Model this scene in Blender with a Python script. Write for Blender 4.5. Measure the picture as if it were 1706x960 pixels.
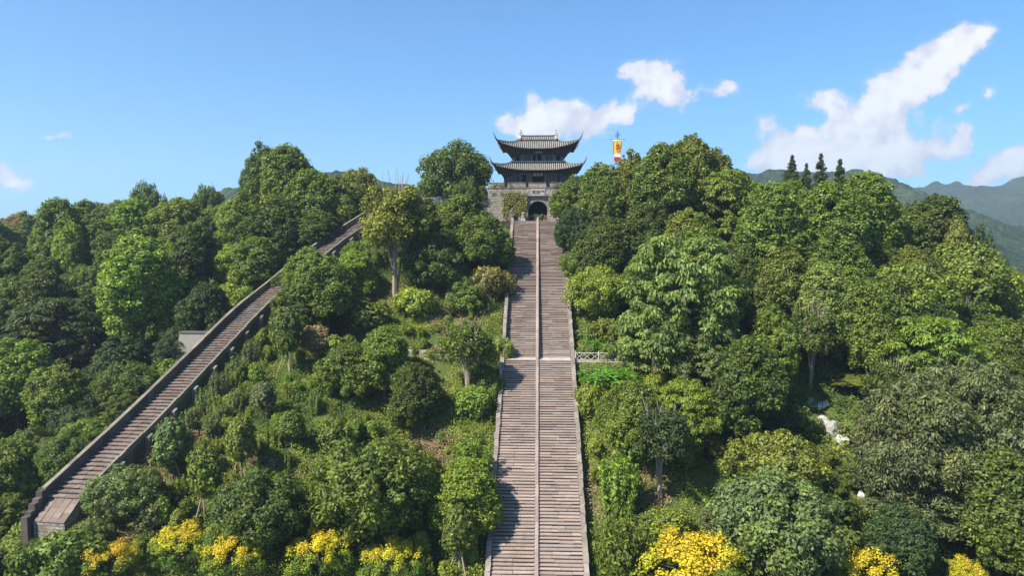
import bpy, bmesh, math, random
import numpy as np
from mathutils import Vector, Matrix, Euler

for _o in list(bpy.data.objects):
    bpy.data.objects.remove(_o)
SC = bpy.context.scene
COL = SC.collection
random.seed(7)
RNG = np.random.default_rng(7)
R = math.radians
HAZE = 0.00025          # air density

# ------------------------------------------------------------------ camera
FPX = 1140.0                      # focal length in photo pixels (1706 wide)
PITCH, YAW = R(4.01), R(2.16)
CAMZ = 50.0
cam_d = bpy.data.cameras.new("camera")
cam_d.sensor_width = 36.0
cam_d.lens = FPX / 1706 * 36.0
cam_d.clip_start = 0.5
cam_d.clip_end = 12000
cam = bpy.data.objects.new("camera", cam_d)
cam.location = (0, 0, CAMZ)
cam.rotation_euler = (R(90) - PITCH, 0, YAW)
COL.objects.link(cam)
SC.camera = cam
_MR = np.array(Euler(cam.rotation_euler).to_matrix())

def unproj(px, py, Y):
    """world point on the plane y=Y seen at photo pixel px,py"""
    d = _MR @ np.array([(px - 853) / FPX, -(py - 480) / FPX, -1.0])
    k = Y / d[1]
    return Vector((d[0] * k, Y, CAMZ + d[2] * k))

def proj(x, y, z):
    v = _MR.T @ np.array([x, y, z - CAMZ])
    if v[2] > -0.1:
        return (-9999, -9999)
    return (853 + FPX * v[0] / -v[2], 480 - FPX * v[1] / -v[2])

def XP(px, Y, py=400):
    return unproj(px, py, Y).x

def ZP(py, Y, px=896):
    return unproj(px, py, Y).z

# ------------------------------------------------------------------ light
SUN_EL, SUN_V = R(47), Vector((-0.79, -0.61, 0)).normalized()
SUN_DIR = Vector((SUN_V.x * math.cos(SUN_EL), SUN_V.y * math.cos(SUN_EL), math.sin(SUN_EL)))
sun_d = bpy.data.lights.new("sun", 'SUN')
sun_d.energy = 5.0
sun_d.angle = R(0.53)
sun_d.color = (1.0, 0.93, 0.83)
sun = bpy.data.objects.new("sun", sun_d)
sun.rotation_euler = SUN_DIR.to_track_quat('Z', 'Y').to_euler()
sun.location = (-60, -20, 160)
COL.objects.link(sun)

SC.view_settings.view_transform = 'Standard'
SC.view_settings.look = 'None'
SC.view_settings.exposure = 1.17
SC.view_settings.gamma = 1.0
SC.view_settings.use_curve_mapping = False

# ------------------------------------------------------------------ node helper
class NT:
    def __init__(s, tree):
        s.t = tree
        s.n = tree.nodes
        s.l = tree.links
    def node(s, typ, **kw):
        n = s.n.new(typ)
        for k, v in kw.items():
            setattr(n, k, v)
        return n
    def put(s, sock, v):
        if isinstance(v, bpy.types.NodeSocket):
            s.l.new(v, sock)
        elif v is not None:
            if hasattr(sock.default_value, '__len__') and not hasattr(v, '__len__'):
                v = (v, v, v, 1)[:len(sock.default_value)]
            if hasattr(v, '__len__') and len(sock.default_value) == 4 and len(v) == 3:
                v = (*v, 1)
            sock.default_value = v
    def math(s, op, a, b=None, c=None, clamp=False):
        n = s.node('ShaderNodeMath', operation=op, use_clamp=clamp)
        s.put(n.inputs[0], a); s.put(n.inputs[1], b); s.put(n.inputs[2], c)
        return n.outputs[0]
    def vmath(s, op, a, b=None, scale=None):
        n = s.node('ShaderNodeVectorMath', operation=op)
        s.put(n.inputs[0], a); s.put(n.inputs[1], b)
        if scale is not None:
            s.put(n.inputs[3], scale)
        return n.outputs['Value'] if op in ('LENGTH', 'DOT_PRODUCT') else n.outputs[0]
    def noise(s, vec, scale, detail=4, rough=0.55, dist=0.0):
        n = s.node('ShaderNodeTexNoise')
        s.put(n.inputs['Vector'], vec)
        n.inputs['Scale'].default_value = scale
        n.inputs['Detail'].default_value = detail
        n.inputs['Roughness'].default_value = rough
        n.inputs['Distortion'].default_value = dist
        return n.outputs['Fac']
    def ramp(s, fac, stops, interp='LINEAR'):
        n = s.node('ShaderNodeValToRGB')
        n.color_ramp.interpolation = interp
        e = n.color_ramp.elements
        while len(e) < len(stops):
            e.new(0.5)
        for i, (p, c) in enumerate(stops):
            e[i].position = p
            e[i].color = (*c, 1) if hasattr(c, '__len__') else (c, c, c, 1)
        s.put(n.inputs[0], fac)
        return n.outputs[0]
    def mix(s, fac, a, b, mode='MIX'):
        n = s.node('ShaderNodeMix', data_type='RGBA', blend_type=mode)
        s.put(n.inputs[0], fac); s.put(n.inputs[6], a); s.put(n.inputs[7], b)
        return n.outputs[2]
    def maprange(s, v, a, b, c=0.0, d=1.0, smooth=False):
        n = s.node('ShaderNodeMapRange', interpolation_type='SMOOTHSTEP' if smooth else 'LINEAR')
        s.put(n.inputs[0], v)
        for i, q in enumerate((a, b, c, d)):
            s.put(n.inputs[i + 1], q)
        return n.outputs[0]

# ------------------------------------------------------------------ world: Nishita sky and clouds
world = bpy.data.worlds.new("World")
SC.world = world
world.use_nodes = True
w = NT(world.node_tree)
w.n.clear()
sky = w.node('ShaderNodeTexSky', sky_type='NISHITA')
sky.sun_disc = False
sky.sun_elevation = SUN_EL
sky.sun_rotation = math.atan2(SUN_V.x, SUN_V.y)
sky.altitude = 100
sky.air_density = 1.0
sky.dust_density = 0.6
sky.ozone_density = 2.2
tc = w.node('ShaderNodeTexCoord').outputs['Generated']
sep = w.node('ShaderNodeSeparateXYZ')
w.l.new(tc, sep.inputs[0])
ydir = w.math('MAXIMUM', sep.outputs[1], 0.02)
U = w.math('DIVIDE', sep.outputs[0], ydir)
V = w.math('DIVIDE', sep.outputs[2], ydir)
cxy = w.node('ShaderNodeCombineXYZ')
w.l.new(U, cxy.inputs[0]); w.l.new(V, cxy.inputs[1])
P0 = cxy.outputs[0]
# fractal warp of the blob coordinates
def wnoise(vec, sc, det, off):
    n = w.node('ShaderNodeTexNoise')
    w.put(n.inputs['Vector'], w.vmath('ADD', vec, off))
    n.inputs['Scale'].default_value = sc
    n.inputs['Detail'].default_value = det
    n.inputs['Roughness'].default_value = 0.6
    return n.outputs['Color']
wc = w.vmath('SUBTRACT', wnoise(P0, 9.0, 3, (3.1, 1.7, 0.4)), (0.5, 0.5, 0.5))
P = w.vmath('ADD', P0, w.vmath('SCALE', wc, scale=0.075))
# (cx, cy, rx, ry, rotation deg, strength) in photo pixels
CLOUDS = [
    (905, 195, 72, 38, 8, 1.0), (885, 165, 18, 26, 20, .6), (1010, 188, 62, 26, 22, 1.0), (960, 225, 70, 26, 0, .45), (850, 205, 35, 26, 0, .5),
    (1115, 140, 52, 42, 0, .95), (1055, 128, 42, 20, 0, .7), (1150, 165, 55, 22, 0, .4), (1205, 147, 34, 17, 10, .62),
    (1605, 70, 60, 26, 36, 1.15), (1550, 115, 78, 44, 32, 1.3), (1490, 155, 80, 46, 26, 1.2), (1450, 205, 82, 40, 12, .95), (1420, 250, 120, 44, 5, .9),
    (1370, 170, 46, 30, 0, 1.05), (1300, 255, 56, 34, 25, 1.2), (1335, 245, 24, 30, 0, .8), (1560, 235, 68, 26, 8, .62), (1490, 275, 110, 34, 0, .75), (1590, 250, 42, 18, 20, .5),
    (1272, 215, 26, 24, 0, .5), (1400, 278, 110, 26, 0, .7), (1660, 285, 62, 24, 20, 1.0), (1712, 262, 42, 28, 0, .8), (1658, 155, 16, 16, 0, .22),
    (88, 232, 30, 13, -8, .85), (14, 288, 50, 36, 0, .9), (50, 300, 34, 14, 0, .5), (1600, 185, 26, 14, 30, .4),
    (1200, 250, 22, 14, 0, .4), (770, 200, 20, 12, 0, .12),
    (-500, 120, 260, 60, 10, .9), (2300, 150, 280, 90, -8, 1.0), (300, -500, 300, 90, 5, .8), (1500, -620, 260, 80, 0, .9), (-1100, 260, 240, 60, 0, .8),
]
fields = []
tops = []
for (cx, cy, rx, ry, rot, st) in CLOUDS:
    v = unproj(cx, cy, 1.0)
    cu, cv = v.x, v.z - CAMZ
    m = w.node('ShaderNodeMapping', vector_type='TEXTURE')
    w.l.new(P, m.inputs[0])
    m.inputs[1].default_value = (cu, cv, 0)
    m.inputs[2].default_value = (0, 0, R(rot))
    m.inputs[3].default_value = (rx / FPX * 1.3, ry / FPX * 1.3, 1)
    L = w.vmath('LENGTH', m.outputs[0])
    g = w.maprange(L, 0.0, 1.0, st, 0.0, smooth=True)
    fields.append(g)
f = fields[0]
for g in fields[1:]:
    f = w.math('ADD', f, g)
n1 = w.noise(w.vmath('ADD', P0, (0, 0, 5.3)), 17, 6, 0.58)
n2 = w.noise(w.vmath('ADD', P0, (7, 2, 1.3)), 55, 5, 0.6)
nz = w.math('ADD', w.math('MULTIPLY', w.math('SUBTRACT', n1, 0.5), 2.3), w.math('MULTIPLY', w.math('SUBTRACT', n2, 0.5), 1.1))
dens = w.math('ADD', w.math('MINIMUM', f, 1.15), w.math('MULTIPLY', nz, w.maprange(f, 0.0, 0.25)))
alpha = w.maprange(dens, 0.20, 0.56, 0, 0.97, smooth=True)
front = w.maprange(sep.outputs[1], 0.05, 0.2)
alpha = w.math('MAXIMUM', alpha, w.maprange(dens, 0.04, 0.62, 0, 0.62, smooth=True))
alpha = w.math('MULTIPLY', alpha, front)
# soft relief: billows brighter on the side turned to the sun (upper left), greyer below
def wn2(off, sc, det):
    n = w.node('ShaderNodeTexNoise')
    w.put(n.inputs['Vector'], w.vmath('ADD', P0, off))
    n.inputs['Scale'].default_value = sc; n.inputs['Detail'].default_value = det; n.inputs['Roughness'].default_value = 0.5
    return n.outputs['Fac']
rel = w.math('ADD', w.math('MULTIPLY', w.math('SUBTRACT', wn2((0, 0, 5.3), 17, 3), wn2((-.012, .016, 5.3), 17, 3)), 2.3),
             w.math('MULTIPLY', w.math('SUBTRACT', wn2((2, 0, 5.3), 42, 3), wn2((1.994, .008, 5.3), 42, 3)), 0.8))
core = w.math('ADD', w.maprange(dens, 0.30, 1.2, 0.12, 0.95, smooth=True), rel, clamp=True)
ccol = w.mix(core, (4.7, 4.7, 5.2), (6.7, 6.7, 6.75))
skyc = w.mix(1.0, sky.outputs[0], (0.47, 0.88, 1.17), 'MULTIPLY')
fin = w.mix(alpha, skyc, ccol)
bg = w.node('ShaderNodeBackground')
w.l.new(fin, bg.inputs[0])
bg.inputs[1].default_value = 0.076
wo = w.node('ShaderNodeOutputWorld')
w.l.new(bg.outputs[0], wo.inputs[0])

# ------------------------------------------------------------------ object helpers
def tag(o, label=None, cat=None, group=None, kind=None):
    if label: o['label'] = label
    if cat: o['category'] = cat
    if group: o['group'] = group
    if kind: o['kind'] = kind
    return o

def empty(name, loc=(0, 0, 0), rz=0.0, **kw):
    o = bpy.data.objects.new(name, None)
    o.empty_display_size = 0.5
    o.location = loc
    o.rotation_euler = (0, 0, rz)
    COL.objects.link(o)
    return tag(o, **kw)

def link(name, me, parent=None, loc=None, rot=None, **kw):
    o = bpy.data.objects.new(name, me)
    if loc is not None: o.location = loc
    if rot is not None: o.rotation_euler = rot
    COL.objects.link(o)
    if parent is not None: o.parent = parent
    return tag(o, **kw)

class MB:
    """collects vertices and faces; builds one mesh"""
    def __init__(s):
        s.v = []; s.f = []; s.m = []
    def add(s, vs, fs, mi=0):
        b = len(s.v)
        s.v.extend([tuple(p) for p in vs])
        s.f.extend([tuple(b + i for i in q) for q in fs])
        s.m.extend([mi] * len(fs))
    def box(s, x0, x1, y0, y1, z0, z1, j=0.0, rz=0.0, mi=0):
        vs = [(x, y, z) for z in (z0, z1) for y in (y0, y1) for x in (x0, x1)]
        if j: vs = [tuple(c + random.uniform(-j, j) for c in p) for p in vs]
        if rz:
            cx, cy = (x0 + x1) / 2, (y0 + y1) / 2
            c, sn = math.cos(rz), math.sin(rz)
            vs = [(cx + (p[0] - cx) * c - (p[1] - cy) * sn, cy + (p[0] - cx) * sn + (p[1] - cy) * c, p[2]) for p in vs]
        s.add(vs, [(0, 2, 3, 1), (4, 5, 7, 6), (0, 1, 5, 4), (1, 3, 7, 5), (3, 2, 6, 7), (2, 0, 4, 6)], mi)
    def hexa(s, P8, mi=0):
        s.add(P8, [(0, 2, 3, 1), (4, 5, 7, 6), (0, 1, 5, 4), (1, 3, 7, 5), (3, 2, 6, 7), (2, 0, 4, 6)], mi)
    def tube(s, pts, rad, n=6, mi=0, cap=True):
        pts = [Vector(p) for p in pts]
        if not hasattr(rad, '__len__'): rad = [rad] * len(pts)
        rings = []
        up = Vector((0, 0, 1))
        for i, p in enumerate(pts):
            d = (pts[min(i + 1, len(pts) - 1)] - pts[max(i - 1, 0)])
            if d.length < 1e-6: d = Vector((0, 0, 1))
            d.normalize()
            a = d.cross(up)
            if a.length < 0.15: a = d.cross(Vector((1, 0, 0)))
            a.normalize(); b = a.cross(d)
            rings.append([p + (a * math.cos(2 * math.pi * k / n) + b * math.sin(2 * math.pi * k / n)) * rad[i] for k in range(n)])
        vs = [q for r in rings for q in r]
        fs = []
        for i in range(len(pts) - 1):
            for k in range(n):
                k2 = (k + 1) % n
                fs.append((i * n + k, i * n + k2, (i + 1) * n + k2, (i + 1) * n + k))
        if cap:
            fs.append(tuple(range(n))[::-1]); fs.append(tuple((len(pts) - 1) * n + k for k in range(n)))
        s.add(vs, fs, mi)
    def ball(s, c, r, nu=10, nv=7, mi=0):
        if not hasattr(r, '__len__'): r = (r, r, r)
        vs = [(c[0], c[1], c[2] - r[2])]
        for j in range(1, nv):
            th = math.pi * j / nv
            for i in range(nu):
                ph = 2 * math.pi * i / nu
                vs.append((c[0] + r[0] * math.sin(th) * math.cos(ph), c[1] + r[1] * math.sin(th) * math.sin(ph), c[2] - r[2] * math.cos(th)))
        vs.append((c[0], c[1], c[2] + r[2]))
        fs = [(0, 1 + (i + 1) % nu, 1 + i) for i in range(nu)]
        for j in range(nv - 2):
            for i in range(nu):
                a = 1 + j * nu
                fs.append((a + i, a + (i + 1) % nu, a + nu + (i + 1) % nu, a + nu + i))
        a = 1 + (nv - 2) * nu
        fs += [(a + i, a + (i + 1) % nu, len(vs) - 1) for i in range(nu)]
        s.add(vs, fs, mi)
    def grid(s, rows, mi=0, flip=False):
        """rows: list of equal-length point lists"""
        n = len(rows[0])
        vs = [p for r in rows for p in r]
        fs = []
        for i in range(len(rows) - 1):
            for k in range(n - 1):
                q = (i * n + k, i * n + k + 1, (i + 1) * n + k + 1, (i + 1) * n + k)
                fs.append(q[::-1] if flip else q)
        s.add(vs, fs, mi)
    def mesh(s, name, mats, smooth=False):
        me = bpy.data.meshes.new(name)
        me.from_pydata(s.v, [], s.f)
        for m in (mats if isinstance(mats, (list, tuple)) else [mats]):
            me.materials.append(m)
        if len(set(s.m)) > 1:
            me.polygons.foreach_set('material_index', s.m)
        if smooth:
            me.polygons.foreach_set('use_smooth', [True] * len(s.f))
        me.update()
        return me
    def build(s, name, mats, parent=None, smooth=False, loc=None, rot=None, **kw):
        return link(name, s.mesh(name, mats, smooth), parent, loc, rot, **kw)

# ------------------------------------------------------------------ value noise (numpy)
def _h(ix, iy, seed):
    n = (ix.astype(np.int64) * 374761393 + iy.astype(np.int64) * 668265263 + seed * 1274126177) & 0xffffffff
    n = ((n ^ (n >> 13)) * 1274126177) & 0xffffffff
    n = n ^ (n >> 16)
    return (n & 0xffff) / 65535.0
def vnoise(x, y, seed=0):
    x = np.asarray(x, float); y = np.asarray(y, float)
    ix = np.floor(x); iy = np.floor(y)
    fx = x - ix; fy = y - iy
    fx = fx * fx * (3 - 2 * fx); fy = fy * fy * (3 - 2 * fy)
    a = _h(ix, iy, seed); b = _h(ix + 1, iy, seed); c = _h(ix, iy + 1, seed); d = _h(ix + 1, iy + 1, seed)
    return (a * (1 - fx) + b * fx) * (1 - fy) + (c * (1 - fx) + d * fx) * fy
def fbm(x, y, seed=0, o=4):
    t = 0; a = 0.5; s = 0
    for i in range(o):
        t = t + a * vnoise(np.asarray(x) * 2 ** i, np.asarray(y) * 2 ** i, seed + i * 17); s += a; a *= 0.5
    return t / s

# ------------------------------------------------------------------ materials
def new_mat(name):
    m = bpy.data.materials.new(name)
    m.use_nodes = True
    t = NT(m.node_tree)
    t.n.clear()
    out = t.node('ShaderNodeOutputMaterial')
    return m, t, out

def principled(t, out, col, rough=0.8, spec=0.3, bump=None, bstr=0.3, bdist=0.05, metal=0.0):
    b = t.node('ShaderNodeBsdfPrincipled')
    t.put(b.inputs['Base Color'], col)
    t.put(b.inputs['Roughness'], rough)
    t.put(b.inputs['Specular IOR Level'], spec)
    t.put(b.inputs['Metallic'], metal)
    if bump is not None:
        bn = t.node('ShaderNodeBump')
        bn.inputs['Strength'].default_value = bstr
        bn.inputs['Distance'].default_value = bdist
        t.put(bn.inputs['Height'], bump)
        t.l.new(bn.outputs[0], b.inputs['Normal'])
    if out is not None:
        t.l.new(b.outputs[0], out.inputs[0])
    return b

def stone_mat(name, c0, c1, c2, scale=1.0, moss=0.0, island=True, bstr=0.5, rough=0.85, spec=0.25, blotch=0.45):
    """weathered stone: colour differs block to block, with stains, lichen and grain"""
    m, t, out = new_mat(name)
    geo = t.node('ShaderNodeNewGeometry')
    pos = geo.outputs['Position']
    oi = t.node('ShaderNodeObjectInfo')
    rnd = t.math('FRACT', t.math('ADD', oi.outputs['Random'], geo.outputs['Random Per Island'])) if island else oi.outputs['Random']
    n1 = t.noise(pos, 0.9 * scale, 5, 0.6)
    n2 = t.noise(pos, 7.0 * scale, 4, 0.65)
    n3 = t.noise(pos, 0.22 * scale, 3, 0.5)
    base = t.ramp(rnd, [(0.0, c0), (0.5, c1), (1.0, c2)])
    base = t.mix(t.maprange(n1, 0.35, 0.7, 0, blotch), base, c0)
    base = t.mix(t.maprange(n2, 0.5, 0.8, 0, 0.45), base, c2)
    base = t.mix(t.maprange(n2, 0.45, 0.2, 0, 0.6), base, tuple(k * 0.45 for k in c0))
    n4 = t.noise(pos, 0.35 * scale, 6, 0.7)
    base = t.mix(t.maprange(n4, 0.52, 0.68, 0, 0.5), base, tuple(k * 0.55 for k in c0))
    if moss:
        base = t.mix(t.math('MULTIPLY', t.maprange(n3, 0.48, 0.62), moss), base, (0.10, 0.11, 0.045))
    principled(t, out, base, rough, spec, bump=t.math('ADD', n2, t.math('MULTIPLY', n1, 1.5)), bstr=bstr, bdist=0.04)
    return m

M = {}
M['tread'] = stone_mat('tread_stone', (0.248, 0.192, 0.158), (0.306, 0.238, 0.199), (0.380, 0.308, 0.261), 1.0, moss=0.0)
M['riser'] = stone_mat('shaded_riser_stone', (0.035, 0.027, 0.026), (0.047, 0.035, 0.034), (0.065, 0.050, 0.047), 1.0)  # tread stone darkened, painting the shade lines of the step fronts into the colour
M['curb'] = stone_mat('curb_stone', (0.159, 0.128, 0.111), (0.220, 0.184, 0.157), (0.281, 0.245, 0.209), 1.2, moss=0.25)
M['landing'] = stone_mat('landing_stone', (0.336, 0.296, 0.272), (0.416, 0.376, 0.344), (0.480, 0.432, 0.400), 1.0)
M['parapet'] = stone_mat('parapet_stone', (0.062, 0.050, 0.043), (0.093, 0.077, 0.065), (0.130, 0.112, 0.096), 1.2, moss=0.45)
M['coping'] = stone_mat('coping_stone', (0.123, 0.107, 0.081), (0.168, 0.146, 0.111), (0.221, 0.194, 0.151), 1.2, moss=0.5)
M['ltread'] = stone_mat('brick_tread_stone', (0.142, 0.103, 0.084), (0.188, 0.142, 0.116), (0.233, 0.188, 0.157), 1.2, moss=0.15)
M['lime'] = stone_mat('white_limestone', (0.329, 0.316, 0.278), (0.481, 0.468, 0.430), (0.632, 0.620, 0.582), 0.8, moss=0.3)
M['concrete'] = stone_mat('stained_concrete', (0.240, 0.216, 0.176), (0.304, 0.276, 0.232), (0.360, 0.336, 0.288), 0.5, moss=0.3, island=False)
M['darkstone'] = stone_mat('dark_wet_stone', (0.02, 0.014, 0.012), (0.04, 0.028, 0.025), (0.09, 0.07, 0.06), 1.5)
M['plaque'] = stone_mat('plaque_stone', (0.310, 0.285, 0.267), (0.360, 0.335, 0.310), (0.409, 0.384, 0.360), 1.0, island=False, blotch=.2)
M['lion'] = stone_mat('lion_stone', (0.240, 0.232, 0.216), (0.304, 0.288, 0.272), (0.368, 0.352, 0.336), 2.0, island=False)

def masonry_mat(name):
    """old ashlar with uneven courses, lichen and rain stains"""
    m, t, out = new_mat(name)
    geo = t.node('ShaderNodeNewGeometry')
    pos = geo.outputs['Position']
    sp = t.node('ShaderNodeSeparateXYZ'); t.l.new(pos, sp.inputs[0])
    cb = t.node('ShaderNodeCombineXYZ')
    wob = t.math('MULTIPLY', t.math('SUBTRACT', t.noise(pos, 1.1, 3), 0.5), 0.16)
    t.l.new(t.math('ADD', sp.outputs[0], sp.outputs[1]), cb.inputs[0])
    t.l.new(t.math('ADD', sp.outputs[2], wob), cb.inputs[1])
    br = t.node('ShaderNodeTexBrick')
    t.l.new(cb.outputs[0], br.inputs['Vector'])
    for k, v in (('Scale', 1.0), ('Mortar Size', 0.03), ('Mortar Smooth', 0.3), ('Bias', 0.0), ('Brick Width', 0.72), ('Row Height', 0.30)):
        br.inputs[k].default_value = v
    br.inputs['Color1'].default_value = (0.17, 0.14, 0.118, 1)
    br.inputs['Color2'].default_value = (0.34, 0.29, 0.25, 1)
    br.inputs['Mortar'].default_value = (0.10, 0.085, 0.07, 1)
    n1 = t.noise(pos, 0.55, 5, 0.65); n2 = t.noise(pos, 3.0, 5, 0.7); n3 = t.noise(pos, 0.25, 3)
    c = t.mix(t.maprange(n2, 0.45, 0.75, 0, 0.55), br.outputs['Color'], (0.46, 0.42, 0.40))
    c = t.mix(t.maprange(n2, 0.48, 0.28, 0, 0.7), c, (0.11, 0.09, 0.075))
    c = t.mix(t.maprange(n1, 0.52, 0.70, 0, 0.5), c, (0.36, 0.27, 0.25))
    c = t.mix(t.maprange(n3, 0.53, 0.64, 0, 0.5), c, (0.13, 0.13, 0.06))
    bp = t.math('SUBTRACT', t.math('MULTIPLY', n2, 0.7), br.outputs['Fac'])
    principled(t, out, c, 0.9, 0.2, bump=bp, bstr=0.8, bdist=0.08)
    return m
M['rail'] = stone_mat('rail_stone', (0.209, 0.157, 0.138), (0.266, 0.204, 0.180), (0.323, 0.261, 0.228), 1.2)
M['masonry'] = masonry_mat('old_masonry')

def plain(name, col, rough=0.6, spec=0.4, var=0.25, scale=4.0, metal=0.0, bstr=0.2):
    m, t, out = new_mat(name)
    pos = t.node('ShaderNodeNewGeometry').outputs['Position']
    n = t.noise(pos, scale, 4, 0.6)
    c = t.mix(t.maprange(n, 0.3, 0.7), tuple(k * (1 - var) for k in col), tuple(min(1, k * (1 + var)) for k in col))
    principled(t, out, c, rough, spec, bump=n, bstr=bstr, bdist=0.02, metal=metal)
    return m
M['tile'] = plain('grey_roof_tile', (0.27, 0.25, 0.22), 0.8, 0.25, 0.4, 2.5)
M['tilebed'] = plain('dark_roof_bed', (0.05, 0.047, 0.044), 0.85, 0.2, 0.3)
M['ridge'] = plain('ridge_plaster', (0.12, 0.12, 0.125), 0.7, 0.3, 0.35)
M['ridgepale'] = plain('pale_ridge_mortar', (0.33, 0.31, 0.27), 0.8, 0.25, 0.25)
M['darkwood'] = plain('dark_stained_timber', (0.022, 0.019, 0.018), 0.6, 0.35, 0.3)
M['panel'] = plain('grey_blue_timber', (0.075, 0.074, 0.082), 0.6, 0.35, 0.25)
M['pillar'] = plain('grey_pillar_paint', (0.12, 0.115, 0.118), 0.55, 0.4, 0.2)
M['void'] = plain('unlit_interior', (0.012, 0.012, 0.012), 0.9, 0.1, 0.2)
M['gold'] = plain('gilt_lettering', (0.55, 0.46, 0.22), 0.45, 0.5, 0.1)
M['ink'] = plain('carved_lettering', (0.12, 0.08, 0.07), 0.8, 0.2, 0.1)
M['red'] = plain('red_paint', (0.38, 0.045, 0.02), 0.6, 0.3, 0.2)
M['steel'] = plain('dark_steel', (0.09, 0.09, 0.10), 0.4, 0.5, 0.1, metal=0.6)
M['white'] = plain('white_paint', (0.75, 0.75, 0.73), 0.6, 0.3, 0.06)
M['timber'] = plain('weathered_pole', (0.32, 0.24, 0.16), 0.8, 0.2, 0.3, 8)
M['fence'] = plain('cast_concrete_rail', (0.42, 0.37, 0.33), 0.8, 0.2, 0.25, 5)
M['ytext'] = plain('banner_yellow', (0.62, 0.40, 0.05), 0.75, 0.2, 0.12)
M['wtext'] = plain('banner_white', (0.72, 0.66, 0.62), 0.75, 0.2, 0.08)
M['bark'] = plain('bark', (0.13, 0.10, 0.078), 0.9, 0.15, 0.4, 6, bstr=0.6)
M['barkpale'] = plain('pale_bark', (0.26, 0.21, 0.16), 0.9, 0.15, 0.35, 6, bstr=0.6)

def leaf_mat(name, shift=(1.25, 1.18, 0.75), rough=0.55, trans=0.38, alt=None):
    """foliage: the tree's own colour (object colour) varied leaf by leaf and clump by clump"""
    m, t, out = new_mat(name)
    oi = t.node('ShaderNodeObjectInfo')
    at = t.node('ShaderNodeAttribute'); at.attribute_name = 'lv'
    at2 = t.node('ShaderNodeAttribute'); at2.attribute_name = 'cv'
    col = oi.outputs['Color']
    warm = t.mix(1.0, col, (*shift, 1), 'MULTIPLY')
    c = t.mix(at2.outputs['Fac'], col, warm)
    if alt:
        c = t.mix(t.maprange(at2.outputs['Fac'], alt[0], alt[1]), c, alt[2])
    br = t.maprange(at.outputs['Fac'], 0, 1, 0.32, 1.85)
    c = t.mix(1.0, c, br, 'MULTIPLY')
    b = principled(t, None, c, rough, 0.35)
    tr = t.node('ShaderNodeBsdfTranslucent')
    c2 = t.mix(1.0, c, (1.15, 1.25, 0.55, 1), 'MULTIPLY')
    t.put(tr.inputs[0], c2)
    mx = t.node('ShaderNodeMixShader')
    mx.inputs[0].default_value = trans
    t.l.new(b.outputs[0], mx.inputs[1]); t.l.new(tr.outputs[0], mx.inputs[2])
    t.l.new(mx.outputs[0], out.inputs[0])
    return m
M['leaf'] = leaf_mat('leaves')
M['weed'] = leaf_mat('weeds', shift=(1.0, 1.0, 1.0), trans=0.3)

def ground_mat():
    m, t, out = new_mat('hillside_soil')
    pos = t.node('ShaderNodeNewGeometry').outputs['Position']
    n1 = t.noise(pos, 0.5, 6, 0.7); n2 = t.noise(pos, 2.5, 5, 0.7)
    c = t.ramp(n1, [(0.3, (0.05, 0.075, 0.018)), (0.5, (0.085, 0.115, 0.025)), (0.62, (0.13, 0.14, 0.04)), (0.75, (0.16, 0.12, 0.06))])
    c = t.mix(t.maprange(n2, 0.4, 0.7, 0, 0.6), c, (0.045, 0.06, 0.018))
    principled(t, out, c, 0.95, 0.1, bump=n2, bstr=0.8, bdist=0.3)
    return m
M['ground'] = ground_mat()

def mountain_mat():
    m, t, out = new_mat('forested_mountain')
    pos = t.node('ShaderNodeNewGeometry').outputs['Position']
    vo = t.node('ShaderNodeTexVoronoi'); vo.inputs['Scale'].default_value = 0.11
    t.l.new(pos, vo.inputs['Vector'])
    n1 = t.noise(pos, 0.006, 5, 0.6); n2 = t.noise(pos, 0.25, 4, 0.6)
    c = t.ramp(n1, [(0.35, (0.022, 0.04, 0.018)), (0.55, (0.04, 0.062, 0.024)), (0.68, (0.085, 0.11, 0.035)), (0.8, (0.11, 0.12, 0.045))])
    c = t.mix(t.maprange(vo.outputs['Color'], 0.2, 0.9, 0, 0.6), c, (0.02, 0.035, 0.015))
    c = t.mix(t.maprange(n2, 0.5, 0.75, 0, 0.5), c, (0.10, 0.12, 0.045))
    principled(t, out, c, 0.95, 0.05, bump=t.math('ADD', vo.outputs['Distance'], n2), bstr=1.0, bdist=6.0)
    return m
M['mountain'] = mountain_mat()

# ================================================================== TERRAIN
SY0, SZ0, SY1, SZ1, SY2, SZ2 = 45.0, CAMZ - 39.6, 87.3, CAMZ - 15.4, 121.7, CAMZ + 3.4
def stair_z(y):
    """height of the main staircase's slope line"""
    if y < SY1: return SZ1 + (y - SY1) * (SZ1 - SZ0) / (SY1 - SY0)
    return min(SZ2, SZ1 + (y - SY1) * (SZ2 - SZ1) / (SY2 - SY1))

# centre line of the left staircase (photo px, depth, height above camera)
_lp = []
for (px, Y, zr) in [(87, 60.4, -24.4), (135.5, 64, -23.0), (237, 73, -19.5), (336, 85, -14.85), (418, 98, -9.8), (475, 105, -6.0), (545, 115, -0.8), (618, 125, 4.4)]:
    py = 400 - zr / Y * FPX
    p = unproj(px, py, Y)
    _lp.append((p.x + .35, Y, CAMZ + zr))
_lp = np.array(_lp)
def left_pt(y):
    """smooth path of the left staircase at depth y"""
    pts = _lp
    i = int(np.clip(np.searchsorted(pts[:, 1], y) - 1, 0, len(pts) - 2))
    def tan(j):
        a, b = max(j - 1, 0), min(j + 1, len(pts) - 1)
        return (pts[b] - pts[a]) / (pts[b, 1] - pts[a, 1])
    h = pts[i + 1, 1] - pts[i, 1]
    t = (y - pts[i, 1]) / h
    m0, m1 = tan(i) * h, tan(i + 1) * h
    p = (2 * t**3 - 3 * t**2 + 1) * pts[i] + (t**3 - 2 * t**2 + t) * m0 + (-2 * t**3 + 3 * t**2) * pts[i + 1] + (t**3 - t**2) * m1
    return Vector((p[0], y, p[2]))

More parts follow.
